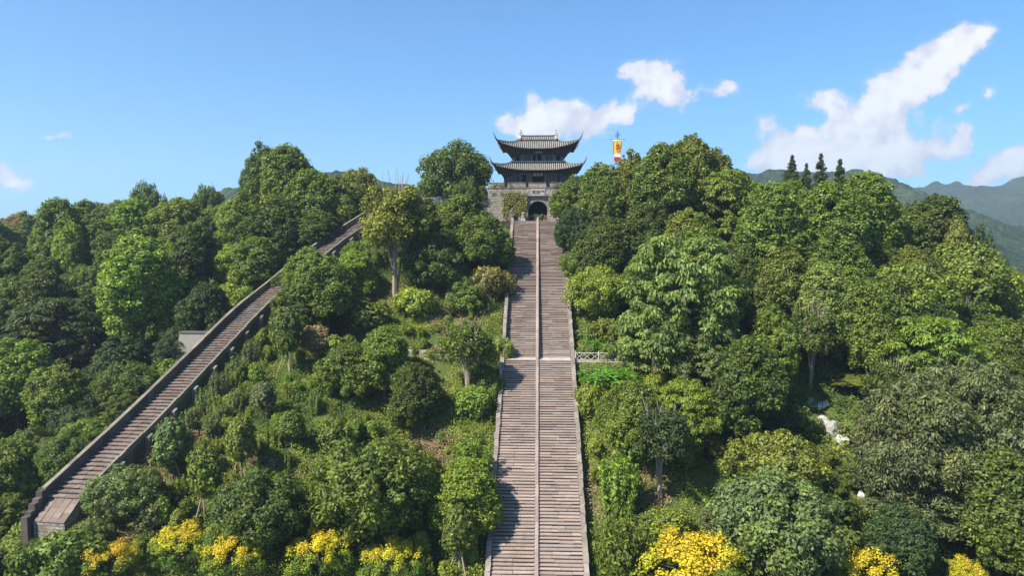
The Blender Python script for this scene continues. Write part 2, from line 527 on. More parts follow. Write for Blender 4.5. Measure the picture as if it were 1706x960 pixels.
CP = []
for y in (47, 55, 62, 70, 78, 87, 96, 105, 114, 121):
    for s in (-1, 1):
        CP.append((s * 6.2, y, stair_z(y) - 1.2))
for y in (61, 67, 74, 82, 90, 98, 106, 115, 124):
    p = left_pt(y)
    CP.append((p.x + 3.2, y, p.z - 2.6)); CP.append((p.x - 3.2, y, p.z - 3.2)); CP.append((p.x - 9, y, p.z - 7.0))
for (x, y, z) in [
    (15, 62, -31), (28, 62, -32), (45, 62, -33), (75, 62, -38), (15, 85, -17), (28, 85, -17.5), (45, 85, -20), (70, 85, -28), (95, 85, -42),
    (14, 105, -6), (27, 105, -4.5), (45, 105, -7), (62, 105, -13), (80, 105, -25), (100, 105, -42), (14, 122, 3.0), (27, 122, 5.5), (40, 122, 4.5), (54, 122, -1),
    (70, 122, -11), (90, 122, -26), (115, 122, -45), (0, 142, 2.5), (27, 142, 3), (60, 145, -8), (95, 145, -32), (0, 180, -18), (50, 180, -32), (110, 180, -50),
    (-58, 62, -33), (-72, 62, -34), (-95, 62, -30), (-58, 76, -29), (-75, 78, -29), (-60, 92, -23), (-90, 92, -20), (-60, 110, -13), (-95, 112, -12),
    (-45, 132, 0), (-62, 132, -2), (-90, 135, -6), (-20, 132, 4), (-30, 160, -3), (-60, 158, 0), (-100, 158, -5), (-150, 160, -12), (-60, 200, 2), (-95, 205, 8), (-150, 215, 9), (-210, 220, 7), (-180, 180, 0),
    (-60, 250, -15), (-120, 260, -12), (-200, 270, -12),
    (0, 40, -41), (-30, 44, -36), (40, 40, -44), (-60, 40, -38), (90, 40, -50), (-20, 20, -47), (60, 20, -52), (-80, 20, -44), (0, 0, -52), (-90, -10, -50), (90, -10, -54),
    (-15, 62, -30.5), (-30, 62, -28.5), (-15, 75, -23.6), (-29, 75, -21), (-15, 86, -16.4), (-29, 86, -16), (-15, 100, -9), (-26, 100, -8.8), (-15, 115, -1.2), (-24, 115, -1.4),
    (-14, 124, 3.2), (0, 260, -46), (100, 260, -55), (200, 120, -58), (200, 260, -60), (160, 40, -58)]:
    CP.append((x, y, CAMZ + z))
CP = np.array(CP, float)
def _tps(r2):
    return 0.5 * r2 * np.log(r2 + 1e-9)
_n = len(CP)
_S = 100.0
_xy = CP[:, :2] / _S
_K = _tps(((_xy[:, None] - _xy[None]) ** 2).sum(-1)) + np.eye(_n) * 2e-4
_Pm = np.hstack([np.ones((_n, 1)), _xy])
_A = np.block([[_K, _Pm], [_Pm.T, np.zeros((3, 3))]])
_W = np.linalg.solve(_A, np.concatenate([CP[:, 2], np.zeros(3)]))
def gz0(x, y):
    """terrain height (arrays or scalars)"""
    x = np.asarray(x, float); y = np.asarray(y, float)
    sh = x.shape
    q = np.stack([x.ravel(), y.ravel()], 1) / _S
    out = np.empty(len(q))
    for a in range(0, len(q), 20000):
        qq = q[a:a + 20000]
        r2 = ((qq[:, None] - _xy[None]) ** 2).sum(-1)
        out[a:a + 20000] = _tps(r2) @ _W[:_n] + _W[_n] + qq @ _W[_n + 1:]
    out = out.reshape(sh)
    # fade to the valley level far away
    d = np.maximum(np.maximum(np.abs(x + 5) - 150, 0) / 120, np.maximum(y - 215, 0) / 90)
    d = np.maximum(d, np.maximum(-y, 0) / 60)
    k = np.clip(d, 0, 1); k = k * k * (3 - 2 * k)
    out = out * (1 - k) + (CAMZ - 62) * k
    # bench of the cross path at mid height
    return out
PATHZ = CAMZ - 15.55
def gz(x, y):
    z = gz0(x, y)
    x = np.asarray(x, float); y = np.asarray(y, float)
    z = z + (fbm(x * 0.12, y * 0.12, 3, 3) - 0.5) * 1.2 * np.clip((np.abs(x) - 5) / 4, 0, 1)
    # path bench
    m = ((x > 4.8) & (x < 24)) | ((x < -4.8) & (x > -33))
    k = np.clip(2.7 - np.abs(y - 88.8) / 1.2, 0, 1) * np.clip((np.abs(x) - 4.5) * 2, 0, 1) * np.where(x > 0, np.clip((24 - x) / 3, 0, 1), np.clip((x + 33) / 3, 0, 1)) * m
    z = z * (1 - k) + (PATHZ - 0.05) * k
    # keep the ground under the stairs
    u = np.clip((5.3 - np.abs(x)) / 0.6, 0, 1) * ((y > 40) & (y < 122))
    sz = np.where(y < SY1, SZ1 + (y - SY1) * (SZ1 - SZ0) / (SY1 - SY0), SZ1 + (y - SY1) * (SZ2 - SZ1) / (SY2 - SY1))
    z = z * (1 - u) + np.minimum(z, sz - 1.6) * u
    return z
def gzs(x, y):
    return float(gz(np.array([x]), np.array([y]))[0])

def ground_hit(px, py, ymin=50, ymax=160):
    """where the line of sight through px,py meets the terrain"""
    ya = np.arange(ymin, ymax, 0.25)
    a, b = unproj(px, py, ymin), unproj(px, py, ymax)
    t = (ya - ymin) / (ymax - ymin)
    xs2 = a.x + (b.x - a.x) * t; zs2 = a.z + (b.z - a.z) * t
    k = np.where(gz(xs2, ya) >= zs2)[0]
    k = k[0] if len(k) else len(ya) - 1
    return Vector((xs2[k], ya[k], zs2[k]))
def axis(lims):
    out = []
    for a, b, st in lims:
        out.extend(np.arange(a, b, st))
    out.append(lims[-1][1])
    return np.array(out)
xs = axis([(-6000, -1000, 500), (-1000, -300, 70), (-300, -120, 12), (-120, 120, 1.25), (120, 300, 12), (300, 1000, 70), (1000, 6000, 500)])
ys = axis([(-3000, -300, 450), (-300, -20, 20), (-20, 150, 1.25), (150, 320, 6), (320, 1000, 60), (1000, 8000, 500)])
GX, GY = np.meshgrid(xs, ys)
GZ = gz(GX, GY)
me = bpy.data.meshes.new('ground')
nv = GX.size
nx, ny = len(xs), len(ys)
me.vertices.add(nv)
me.vertices.foreach_set('co', np.stack([GX, GY, GZ], -1).ravel())
ii, jj = np.meshgrid(np.arange(nx - 1), np.arange(ny - 1))
a = (jj * nx + ii).ravel()
q = np.stack([a, a + 1, a + 1 + nx, a + nx], 1)
me.loops.add(q.size); me.polygons.add(len(q))
me.loops.foreach_set('vertex_index', q.ravel())
me.polygons.foreach_set('loop_start', np.arange(0, q.size, 4))
me.polygons.foreach_set('use_smooth', np.ones(len(q), bool))
me.update(calc_edges=True)
me.materials.append(M['ground'])
link('ground', me, kind='structure')

# ------------------------------------------------------------------ mountains behind
def mountain(name, Y, prof, base, front, seed, step=5.0, bump=4.0):
    px = np.array([p[0] for p in prof], float)
    z = np.array([ZP(p[1], Y, p[0]) for p in prof])
    x = np.array([XP(p, Y) for p in px])
    X = np.arange(x[0], x[-1], step)
    zr = np.interp(X, x, z)
    k = np.ones(9) / 9
    zr = np.convolve(np.pad(zr, 4, 'edge'), k, 'valid')
    T = np.concatenate([np.linspace(0, 1, int(front / step / 1.3)), 1 + np.linspace(0.03, 0.6, 12)])
    XX, TT = np.meshgrid(X, T)
    YY = Y - front * (1 - TT)
    sp = np.abs(fbm(XX / 170 + TT * 0.35, TT * 0.9 + XX / 800, seed, 4) - 0.5) * 2
    prf = np.where(TT <= 1, TT ** 0.9, 1 - (TT - 1) * 1.3)
    ZZ = base + (zr[None] - base) * prf
    amp = np.clip(1 - np.abs(TT - 0.55) / 0.5, 0, 1)
    ZZ = ZZ + (sp - 0.35) * 95 * amp * (zr[None] - base) / 260
    ZZ = ZZ + (vnoise(XX / (step * 1.6), YY / (step * 1.6), seed + 5) - 0.5) * bump + (vnoise(XX / (step * 4.2), YY / (step * 4.2), seed + 6) - 0.5) * bump * 1.6
    rows = np.stack([XX, YY, ZZ], -1)
    me = bpy.data.meshes.new(name)
    nxx, nyy = len(X), len(T)
    me.vertices.add(nxx * nyy); me.vertices.foreach_set('co', rows.ravel())
    ii, jj = np.meshgrid(np.arange(nxx - 1), np.arange(nyy - 1))
    a = (jj * nxx + ii).ravel()
    q = np.stack([a, a + 1, a + 1 + nxx, a + nxx], 1)
    me.loops.add(q.size); me.polygons.add(len(q))
    me.loops.foreach_set('vertex_index', q.ravel())
    me.polygons.foreach_set('loop_start', np.arange(0, q.size, 4))
    me.update(calc_edges=True)
    me.materials.append(M['mountain'])
    link(name, me, kind='structure')

mountain('mountain', 900, [(900, 330), (1100, 305), (1200, 292), (1250, 285), (1300, 281), (1380, 284), (1430, 280), (1460, 286), (1490, 300), (1520, 317), (1560, 340), (1620, 380), (1706, 440), (1800, 510), (1900, 560)], -12, 420, 11, 3.2, 3.5)
mountain('mountain', 1750, [(1150, 345), (1400, 335), (1480, 322), (1510, 316), (1530, 310), (1558, 303), (1600, 304), (1638, 316), (1660, 304), (1706, 293), (1800, 275), (1950, 300), (2200, 330), (2600, 350)], -25, 1000, 23, 6.5, 7)
mountain('mountain', 620, [(100, 380), (250, 345), (330, 328), (365, 316), (395, 309), (440, 306), (500, 298), (540, 287), (572, 281), (600, 288), (640, 297), (700, 312), (760, 325), (860, 345)], -12, 300, 31, 2.6, 3)
mountain('mountain', 2600, [(-1400, 372), (-700, 366), (-200, 372), (200, 362), (500, 366), (900, 370), (1200, 360)], -25, 900, 37, 12, 6)
mountain('mountain', 2300, [(1700, 330), (2300, 310), (3200, 330), (4200, 345)], -25, 900, 41, 12, 6)

# ================================================================== MAIN STAIRCASE
HALF = 4.75       # outer half width
main = empty('stone_staircase', (0, 61, stair_z(61)), label='long straight pinkish stone staircase climbing to the gate, split by a central stone rail', cat='staircase')
def mpart(name, mesh, parent=main, loc=(0, 0, 0), **kw):
    """a part given in world coordinates"""
    o = link(name, mesh, parent, loc=loc, **kw)
    o.matrix_parent_inverse = Matrix.Translation(parent.location).inverted() if parent.type == 'EMPTY' else Matrix.Identity(4)
    return o

# body under the steps
mb = MB()
prof = [(SY0 - 2, SZ0 - 1.6), (SY1, SZ1 - 0.55), (SY1 + 1.6, SZ1 - 0.55), (SY2, SZ2 - 0.5), (SY2, SZ2 - 6), (SY1, SZ1 - 6), (SY0 - 2, SZ0 - 8)]
L = [(-HALF + 0.06, y, z) for y, z in prof]; Rr = [(HALF - 0.06, y, z) for y, z in prof]
n = len(prof)
mb.add(L + Rr, [tuple(range(n)), tuple(range(n, 2 * n))[::-1]] + [(i, n + i, n + (i + 1) % n, (i + 1) % n) for i in range(n)])
mpart('stair_base', mb.mesh('stair_base', M['riser']))

# row variants: each row is left half + right half of slabs, meeting the central rail
IN0, IN1 = 0.24, HALF - 0.46
def row_slabs(run, h):
    """list of slab boxes (x0,x1,y0,y1,z0,z1) for one step, local to its front top edge"""
    out = []
    for s in (-1, 1):
        x = IN0
        while x < IN1 - 0.01:
            wd = random.uniform(1.1, 2.6)
            if IN1 - (x + wd) < 0.6: wd = IN1 - x
            y0 = random.uniform(-0.03, 0.02); dz = random.uniform(-0.012, 0.012)
            th = random.choice((0.08, 0.10, 0.12))
            a, b = (x + 0.008, x + wd - 0.008)
            if s < 0: a, b = -b, -a
            out.append((a, b, y0, run + 0.02, dz - th, dz))
            x += wd
    return out
def riser_box(m, run, h):
    m.box(-IN1, IN1, 0.07, run + 0.04, -h - 0.03, -0.06)
rows_y = []
def flight(y0, z0, y1, z1, nst):
    run, h = (y1 - y0) / nst, (z1 - z0) / nst
    return [(y0 + k * run, z0 + (k + 1) * h, run, h) for k in range(nst)]
LOW = flight(52.0, stair_z(52.0), SY1, SZ1, 98)
UP = flight(SY1 + 1.5, SZ1, SY2, SZ2, 92)
LOW = [r for r in LOW if r[0] > 58.5]
near_rows = LOW[2:44]
variants = {}
def row_variant(key, run, h):
    if key not in variants:
        vs = []
        for k in range(14):
            m = MB()
            for b in row_slabs(run, h): m.box(*b, j=0.008)
            riser = MB(); riser_box(riser, run, h)
            m2 = MB(); m2.v, m2.f, m2.m = list(m.v), list(m.f), [0] * len(m.f)
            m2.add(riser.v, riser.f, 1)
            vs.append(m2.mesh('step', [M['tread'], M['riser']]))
        variants[key] = vs
    return random.choice(variants[key])
slab_pool = {}
def slab_mesh(wd, th, run):
    key = (round(wd, 1), th)
    if key not in slab_pool:
        m = MB(); m.box(-wd / 2, wd / 2, 0, run + 0.03, -th, 0, j=0.008)
        slab_pool[key] = m.mesh('slab', M['tread'])
    return slab_pool[key]
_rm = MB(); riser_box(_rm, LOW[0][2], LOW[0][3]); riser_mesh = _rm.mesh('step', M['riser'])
nslab = 0
for (y, z, run, h) in LOW:
    if (y, z, run, h) in near_rows and nslab < 290:
        st = mpart('step', riser_mesh, loc=(0, y, z))
        for s in (-1, 1):
            x = IN0
            while x < IN1 - 0.01:
                wd = round(random.uniform(1.1, 2.4), 1)
                if IN1 - (x + wd) < 0.7: wd = IN1 - x
                th = random.choice((0.08, 0.10, 0.12))
                sl = link('slab', slab_mesh(wd - 0.016, th, run), st, loc=(s * (x + wd / 2), random.uniform(-0.03, 0.02), random.uniform(-0.012, 0.012)))
                nslab += 1
                x += wd
    else:
        mpart('step', row_variant('low', run, h), loc=(0, y, z))
for (y, z, run, h) in UP:
    mpart('step', row_variant('up', run, h), loc=(0, y, z))
# landing: pale slabs
mb = MB()
x = -IN1
while x < IN1 - 0.01:
    wd = min(random.uniform(0.9, 1.5), IN1 - x)
    if IN1 - x - wd < 0.4: wd = IN1 - x
    mb.box(x + 0.01, x + wd - 0.01, SY1 - 0.09, SY1 + 1.54, SZ1 - 0.16, SZ1 + 0.035, j=0.008)
    x += wd
mpart('landing', mb.mesh('landing', M['landing']))
# central rail: long stones with a raised profile
rail_v = []
for k in range(6):
    m = MB()
    sl = (SZ2 - SZ1) / (SY2 - SY1)
    Ls = 1.35
    j = lambda: random.uniform(-0.015, 0.015)
    def slopebox(x0, x1, za, zb, s=sl):
        m.hexa([(x0 + j(), 0.01, za), (x1 + j(), 0.01, za), (x0 + j(), Ls - 0.01, za + s * Ls), (x1 + j(), Ls - 0.01, za + s * Ls),
                (x0 + j(), 0.01, zb + j()), (x1 + j(), 0.01, zb + j()), (x0 + j(), Ls - 0.01, zb + s * Ls), (x1 + j(), Ls - 0.01, zb + s * Ls)])
    slopebox(-0.24, 0.24, -0.4, -0.10)
    slopebox(-0.12, 0.12, -0.105, 0.16)
    rail_v.append(m.mesh('rail_stone', M['rail']))
cr = empty('central_rail', (0, 61, stair_z(61))); cr.parent = main; cr.matrix_parent_inverse = Matrix.Translation(main.location).inverted()
def crp(mesh, loc, name='rail_stone', par=None):
    par = par or cr
    o = link(name, mesh, par, loc=Vector(loc) - Vector(par.location)); return o
y = 58.6
while y < SY2 - 0.3:
    yy = y
    if SY1 - 1.35 < y < SY1 + 1.5:
        if y < SY1: y = SY1 - 1.35
    z = stair_z(y) + 0.22
    crp(random.choice(rail_v), (0, y, z)); y += 1.35
# side curbs: rough rubble blocks
side_v = []
for k in range(10):
    m = MB()
    Ls = 0.95
    a = random.uniform(0, 0.07); b = random.uniform(-0.04, 0.06); c = random.uniform(-0.06, 0.08)
    m.hexa([(-0.24 - a, 0.01, -1.0), (0.24, 0.01, -1.0), (-0.24 - b, Ls - 0.01, -1.0 + sl * Ls), (0.24, Ls - 0.01, -1.0 + sl * Ls),
            (-0.20 - b, 0.02, 0.42 + c), (0.20 + a, 0.01, 0.42 + b), (-0.2 - a, Ls - 0.02, 0.42 + sl * Ls + b), (0.21 + b, Ls - 0.01, 0.42 + c + sl * Ls)])
    side_v.append(m.mesh('curb_stone', M['curb']))
for s in (-1, 1):
    pr = empty('side_curb', (0, 61, stair_z(61))); pr.parent = main; pr.matrix_parent_inverse = Matrix.Translation(main.location).inverted()
    y = 58.6
    while y < SY2 - 0.2:
        o = crp(random.choice(side_v), (s * (HALF - 0.22) + random.uniform(-0.04, 0.04), y, stair_z(y) + random.uniform(-0.02, 0.06)), 'curb_stone', pr)
        y += 0.95
    m = MB(); m.box(-0.28, 0.28, -0.3, 0.3, -0.5, 1.45); m.box(-0.34, 0.34, -0.36, 0.36, 1.452, 1.6); m.ball((0, 0, 1.75), (0.22, 0.22, 0.2))
    mpart('end_post', m.mesh('end_post', M['curb']), loc=(s * (HALF + 0.02), SY2 + 0.5, SZ2))

# forecourt in front of the gate
mb = MB(); mb.box(-10.5, 10.5, SY2, 140, SZ2 - 5, SZ2 - 0.01)
mb.build('gate_forecourt', M['riser'], kind='structure')

# ================================================================== LEFT STAIRCASE
lst = empty('side_staircase', tuple(left_pt(61)), label='narrow walled stone staircase climbing the left spur behind the small planted trees', cat='staircase')
def lpart(name, mesh, loc=(0, 0, 0), rz=0.0, parent=None):
    if parent is None:
        return link(name, mesh, lst, loc=Vector(loc) - lst.location, rot=(0, 0, rz))
    o = link(name, mesh, parent, loc=Vector(loc) - Vector(parent.location) - lst.location, rot=(0, 0, rz)); return o
def lframe(y):
    p = left_pt(y); q = left_pt(min(y + 0.5, 125)); p0 = left_pt(max(y - 0.5, 60.6))
    d = Vector((q.x - p0.x, q.y - p0.y, 0)).normalized()
    return p, d, Vector((d.y, -d.x, 0)), (q.z - p0.z) / max(1e-6, (Vector((q.x, q.y)) - Vector((p0.x, p0.y))).length)
LW0, LW1 = -1.5, 1.6           # walking surface limits either side of the path
lv = []
for k in range(12):
    m = MB()
    x = LW0
    while x < LW1 - 0.01:
        wd = random.uniform(0.5, 1.2)
        if LW1 - x - wd < 0.4: wd = LW1 - x
        dz = random.uniform(-0.02, 0.02)
        m.box(x + 0.01, x + wd - 0.01, random.uniform(-0.06, 0.03), 0.62, dz - 0.11, dz, j=0.01)
        x += wd
    b0 = len(m.f)
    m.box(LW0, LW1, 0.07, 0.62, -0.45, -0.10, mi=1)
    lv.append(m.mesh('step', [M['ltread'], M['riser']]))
yk = 61.2
cnt = 0
lay = []
while yk < 124.5:
    p, d, nrm, sl_ = lframe(yk)
    lay.append((p, d))
    yk += 0.235 / max(sl_, 0.2) * d.y
    cnt += 1
for p, d in lay:
    lpart('step', random.choice(lv), (p.x, p.y, p.z), math.atan2(-d.x, d.y))
# walls built in runs that follow the path
def ribbon(mbx, ya, yb, off0, off1, zlo, zhi, nseg=1, jit=0.0, mi=0):
    """solid block between offsets off0..off1 (across) and heights zlo..zhi above the path line"""
    pts = []
    for k in range(nseg + 1):
        y = ya + (yb - ya) * k / nseg
        p, d, nrm, s_ = lframe(y)
        pts.append([p + nrm * off0 + Vector((0, 0, zlo)), p + nrm * off1 + Vector((0, 0, zlo)),
                    p + nrm * off0 + Vector((0, 0, zhi + random.uniform(-jit, jit))), p + nrm * off1 + Vector((0, 0, zhi + random.uniform(-jit, jit)))])
    for k in range(nseg):
        a, b = pts[k], pts[k + 1]
        mbx.hexa([a[0], a[1], b[0], b[1], a[2], a[3], b[2], b[3]], mi)
def lworld(name, m, mat, parent=None):
    me = m.mesh(name, mat)
    me.transform(Matrix.Translation(-lst.location))
    o = link(name, me, parent or lst)
    return o
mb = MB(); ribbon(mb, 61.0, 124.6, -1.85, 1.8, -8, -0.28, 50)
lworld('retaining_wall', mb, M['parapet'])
lp_ = empty('left_parapet'); lp_.parent = lst
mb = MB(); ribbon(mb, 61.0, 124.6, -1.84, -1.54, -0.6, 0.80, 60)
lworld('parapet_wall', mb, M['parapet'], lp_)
y = 61.0
while y < 124:
    y2 = min(y + random.uniform(0.9, 1.3), 124.5)
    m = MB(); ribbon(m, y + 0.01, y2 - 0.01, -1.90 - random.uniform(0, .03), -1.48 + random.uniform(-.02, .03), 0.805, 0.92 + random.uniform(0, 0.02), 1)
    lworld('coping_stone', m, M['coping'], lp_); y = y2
rp_ = empty('right_curb'); rp_.parent = lst
y = 61.2
while y < 124:
    y2 = min(y + random.uniform(0.9, 1.4), 124.5)
    m = MB(); ribbon(m, y + 0.01, y2 - 0.01, 1.60, 1.86 + random.uniform(0, .03), -0.5, 0.12 + random.uniform(-0.03, 0.05), 1)
    lworld('curb_stone', m, M['coping'], rp_); y = y2
y = 66.0
while y < 122:
    m = MB(); ribbon(m, y, y + 0.55, 1.87, 2.4, -6.5, -0.55, 1); ribbon(m, y - 0.05, y + 0.6, 1.865, 2.45, -0.548, -0.4, 1)
    lworld('buttress', m, M['coping']); y += 4.3
# lower end: sloping apron and toothed end wall
p, d, nrm, s_ = lframe(61.0)
mb = MB()
a = p + nrm * -1.3; b = p + nrm * 1.9
mb.hexa([a + Vector((0.0, -2.0, -7)), b + Vector((0, -2.0, -7)), a + Vector((0, 0.3, -7)), b + Vector((0, 0.3, -7)),
         a + Vector((0, -2.0, -1.5)), b + Vector((0, -2.0, -1.5)), a + Vector((0, 0.3, -0.22)), b + Vector((0, 0.3, -0.22))])
lworld('apron_body', mb, M['masonry'])
for q in range(5):
    for e in range(4):
        u0, u1 = q / 5, (q + 1) / 5 - .004
        f0, f1 = e / 4 + random.uniform(0, .02), (e + 1) / 4 - .006
        A = lambda f, u, dz: a.lerp(b, f) + Vector((0, -2.05 + 2.3 * u, -1.5 + 1.28 * u + dz))
        m = MB(); r_ = random.uniform(.07, .11)
        m.hexa([A(f0, u0, 0), A(f1, u0, 0), A(f0, u1, 0), A(f1, u1, 0), A(f0, u0, r_), A(f1, u0, r_), A(f0, u1, r_), A(f1, u1, r_)])
        lworld('apron_stone', m, M['ltread'])
mb = MB()
for k in range(5):
    y0 = -0.1 - k * 0.5
    q = p + nrm * -1.75
    mb.box(q.x - 0.3, q.x + 0.3, q.y + y0 - 0.5, q.y + y0, p.z - 8, p.z + 0.75 - k * 0.42 - (k % 2) * 0.12)
lworld('end_wall', mb, M['parapet'])

# wall running from the top of the left staircase to the gate
w0 = left_pt(124.6)
mb = MB()
P2 = [(w0.x - 0.6, 125.0, w0.z + 1.0), (-24, 126.2, ZP(331, 126)), (-17, 125.6, ZP(326, 125.6)), (-9.05, 125.6, ZP(325, 125.6))]
for (xa, ya, za), (xb, yb, zb) in zip(P2[:-1], P2[1:]):
    mb.hexa([(xa, ya, za - 9), (xb, yb, zb - 9), (xa, ya + 3, za - 9), (xb, yb + 3, zb - 9), (xa, ya, za), (xb, yb, zb), (xa, ya + 3, za), (xb, yb + 3, zb)])
mb.build('city_wall', M['masonry'], label='old grey masonry wall running behind the trees to the left side of the gate', cat='wall')

# ================================================================== GATE FORTRESS
GY = 123.4
K = GY / FPX
def gx(px): return (px - 895.5) * K
def gh(py, Y=GY): return ZP(py, Y)
gate = empty('gate_fortress', (0, GY, SZ2), label='weathered stone gate fortress with an arched passage at the top of the long staircase', cat='gate')
def gpart(name, m, mat, parent=None, smooth=False, **kw):
    me = m.mesh(name, mat, smooth) if isinstance(m, MB) else m
    me.transform(Matrix.Translation(-gate.location))
    return link(name, me, parent or gate, **kw)
WT = gh(312)      # wall walk parapet foot
MT = gh(305)      # merlon top
BZ = SZ2
RX = 1.82         # half opening
RZ = gh(327)      # recess top
mb = MB()
mb.box(-9.0, -RX, GY, GY + 11, BZ - 4, WT); mb.box(RX, 9.0, GY, GY + 11, BZ - 4, WT); mb.box(-RX, RX, GY, GY + 11, RZ, WT)
gpart('fortress_wall', mb, M['masonry'])
# stepped shoulders on the left
for (x0, x1, py, yy) in [(-10.05, -9.0, 325.5, GY + 0.25), (-10.9, -10.05, 345, GY - 0.35), (-9.9, -6.2, 346, GY - 0.7), (-6.2, -5.0, 362, GY - 0.9)]:
    mb = MB(); mb.box(x0, x1 - 0.01, yy, GY + 9, BZ - 5, gh(py, yy)); gpart('shoulder_block', mb, M['masonry'])
# merlons with gaps
for (a, b) in [(813, 840), (845, 875.5), (880, 909), (915, 937), (942, 972)]:
    mb = MB(); mb.box(gx(a), gx(b), GY - 0.03, GY + 0.55, WT + 0.003, MT, j=0.02)
    x = gx(a)
    me_ = gpart('merlon', mb, M['masonry'])
    m2 = MB()
    while x < gx(b) - 0.05:
        x2 = min(x + random.uniform(0.5, 0.9), gx(b)); m2.box(x, x2 - 0.02, GY - 0.09, GY + 0.6, MT + 0.002, MT + 0.12, j=0.012); x = x2
    gpart('merlon_cap', m2, M['coping'])
mb = MB(); mb.box(-9.04, 9.04, GY - 0.08, GY - 0.002, WT - 0.16, WT + 0.02, j=0.01); gpart('string_course', mb, M['coping'])
# recessed panel with the arch
CZ, AR = gh(350), 1.70
arch = [(RX - 0.1, BZ)] + [(AR * math.cos(t), CZ + AR * 0.98 * math.sin(t)) for t in np.linspace(0, math.pi, 17)] + [(-RX + 0.1, BZ)]
arch[0] = (AR, BZ); arch[-1] = (-AR, BZ)
outer = []
for (x, z) in arch:
    if z <= BZ + 1e-6: outer.append((math.copysign(RX - 0.002, x), BZ)); continue
    dx, dz = x, z - CZ + 1e-6
    k = min((RX - 0.002) / abs(dx) if abs(dx) > 1e-6 else 1e9, (RZ - 0.002 - CZ) / dz if dz > 0.01 else 1e9)
    outer.append((dx * k, CZ + dz * k if dz > 0.01 else z))
m = MB()
Y1 = GY + 0.38
m.grid([[(x, Y1, z) for x, z in arch], [(x, Y1, z) for x, z in outer]])
m.grid([[(x, Y1, z) for x, z in arch], [(x, GY + 10.9, z) for x, z in arch]], flip=True)
gpart('arch_passage', m, M['masonry'])
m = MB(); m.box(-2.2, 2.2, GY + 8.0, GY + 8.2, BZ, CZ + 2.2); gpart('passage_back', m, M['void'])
for k in range(13):
    t0, t1 = math.pi * k / 13 + 0.012, math.pi * (k + 1) / 13 - 0.012
    r0, r1 = AR - 0.02, AR + (0.34 if 2 < k < 10 else 0.1)
    q = lambda r, t, y: (r * math.cos(t), y, CZ + r * 0.98 * math.sin(t))
    m = MB(); m.hexa([q(r0, t0, Y1 - .09), q(r0, t1, Y1 - .09), q(r0, t0, Y1 + .1), q(r0, t1, Y1 + .1), q(r1, t0, Y1 - .09), q(r1, t1, Y1 - .09), q(r1, t0, Y1 + .1), q(r1, t1, Y1 + .1)])
    gpart('voussoir', m, M['curb'])
m = MB(); m.box(-2.0, 2.0, GY - 0.12, GY + 0.1, RZ + 0.0, RZ + 0.17); gpart('lintel', m, M['parapet'])

def text_mesh(body, size, mat, extrude=0.02, spacing=1.0):
    cu = bpy.data.curves.new('lettering', 'FONT')
    cu.body = body; cu.size = size; cu.extrude = extrude; cu.align_x = 'CENTER'; cu.align_y = 'CENTER'
    cu.space_character = spacing; cu.resolution_u = 2
    o = bpy.data.objects.new('tmp', cu); COL.objects.link(o)
    dg = bpy.context.evaluated_depsgraph_get()
    me = bpy.data.meshes.new_from_object(o.evaluated_get(dg))
    bpy.data.objects.remove(o)
    me.materials.clear(); me.materials.append(mat)
    me.transform(Matrix.Rotation(R(90), 4, 'X'))
    return me
pq0, pq1 = gh(326), gh(315.5)
m = MB(); m.box(gx(884), gx(907), GY - 0.10, GY + 0.1, pq0, pq1); m.box(gx(883), gx(908), GY - 0.13, GY + 0.08, pq1 + 0.002, pq1 + 0.1)
plq = gpart('name_plaque', m, M['plaque'])
try:
    tm = text_mesh('攬勝門', 0.78, M['ink'])
    tm.transform(Matrix.Translation((gx(895.5), GY - 0.12, (pq0 + pq1) / 2))); tm.transform(Matrix.Translation(-gate.location))
    link('lettering', tm, plq)
except Exception as e:
    print('text failed', e)
# low gate grille and rail inside the arch
m = MB()
m.box(-1.66, 1.66, GY + 1.2, GY + 1.26, BZ + 1.0, BZ + 1.08); m.box(-1.66, 1.66, GY + 1.2, GY + 1.26, BZ + 0.12, BZ + 0.2)
for k in range(23): m.box(-1.64 + k * 0.148, -1.60 + k * 0.148, GY + 1.205, GY + 1.255, BZ, BZ + 1.05)
m.build('barrier_rail', M['timber'], label='low barrier rail standing across the mouth of the arched passage', cat='railing')

# stone lions either side
def lion(x, side):
    t = empty('stone_lion', (x, GY - 0.75, BZ), label='small seated stone lion on a plinth on the %s side of the arch' % ('left' if side < 0 else 'right'), cat='statue', group='stone lions flanking the gate')
    m = MB(); m.box(-0.42, 0.42, -0.5, 0.5, 0, 0.35, j=0.005); m.box(-0.36, 0.36, -0.44, 0.44, 0.352, 0.5)
    m.build('plinth', M['lion'], t)
    m = MB()
    m.ball((0, 0.18, 0.78), (0.25, 0.30, 0.28)); m.ball((0, -0.02, 0.98), (0.2, 0.22, 0.34)); m.ball((0, -0.1, 1.32), (0.25, 0.22, 0.25)); m.ball((0, -0.26, 1.3), (0.15, 0.14, 0.13)); m.ball((0, -0.36, 1.26), (0.09, 0.07, 0.06))
    for s in (-1, 1):
        m.tube([(s * 0.13, -0.14, 1.05), (s * 0.14, -0.22, 0.75), (s * 0.14, -0.27, 0.54)], [0.09, 0.07, 0.07]); m.ball((s * 0.14, -0.31, 0.55), (0.09, 0.12, 0.06))
        m.ball((s * 0.24, 0.16, 0.66), (0.12, 0.22, 0.17)); m.ball((s * 0.24, -0.04, 0.55), (0.08, 0.14, 0.06)); m.ball((s * 0.17, -0.08, 1.52), (0.06, 0.04, 0.08))
    m.tube([(0, 0.42, 0.62), (0, 0.55, 0.85), (0, 0.48, 1.15)], [0.05, 0.07, 0.04])
    m.build('lion_body', M['lion'], t, smooth=True)
lion(gx(871), -1); lion(gx(921), 1)

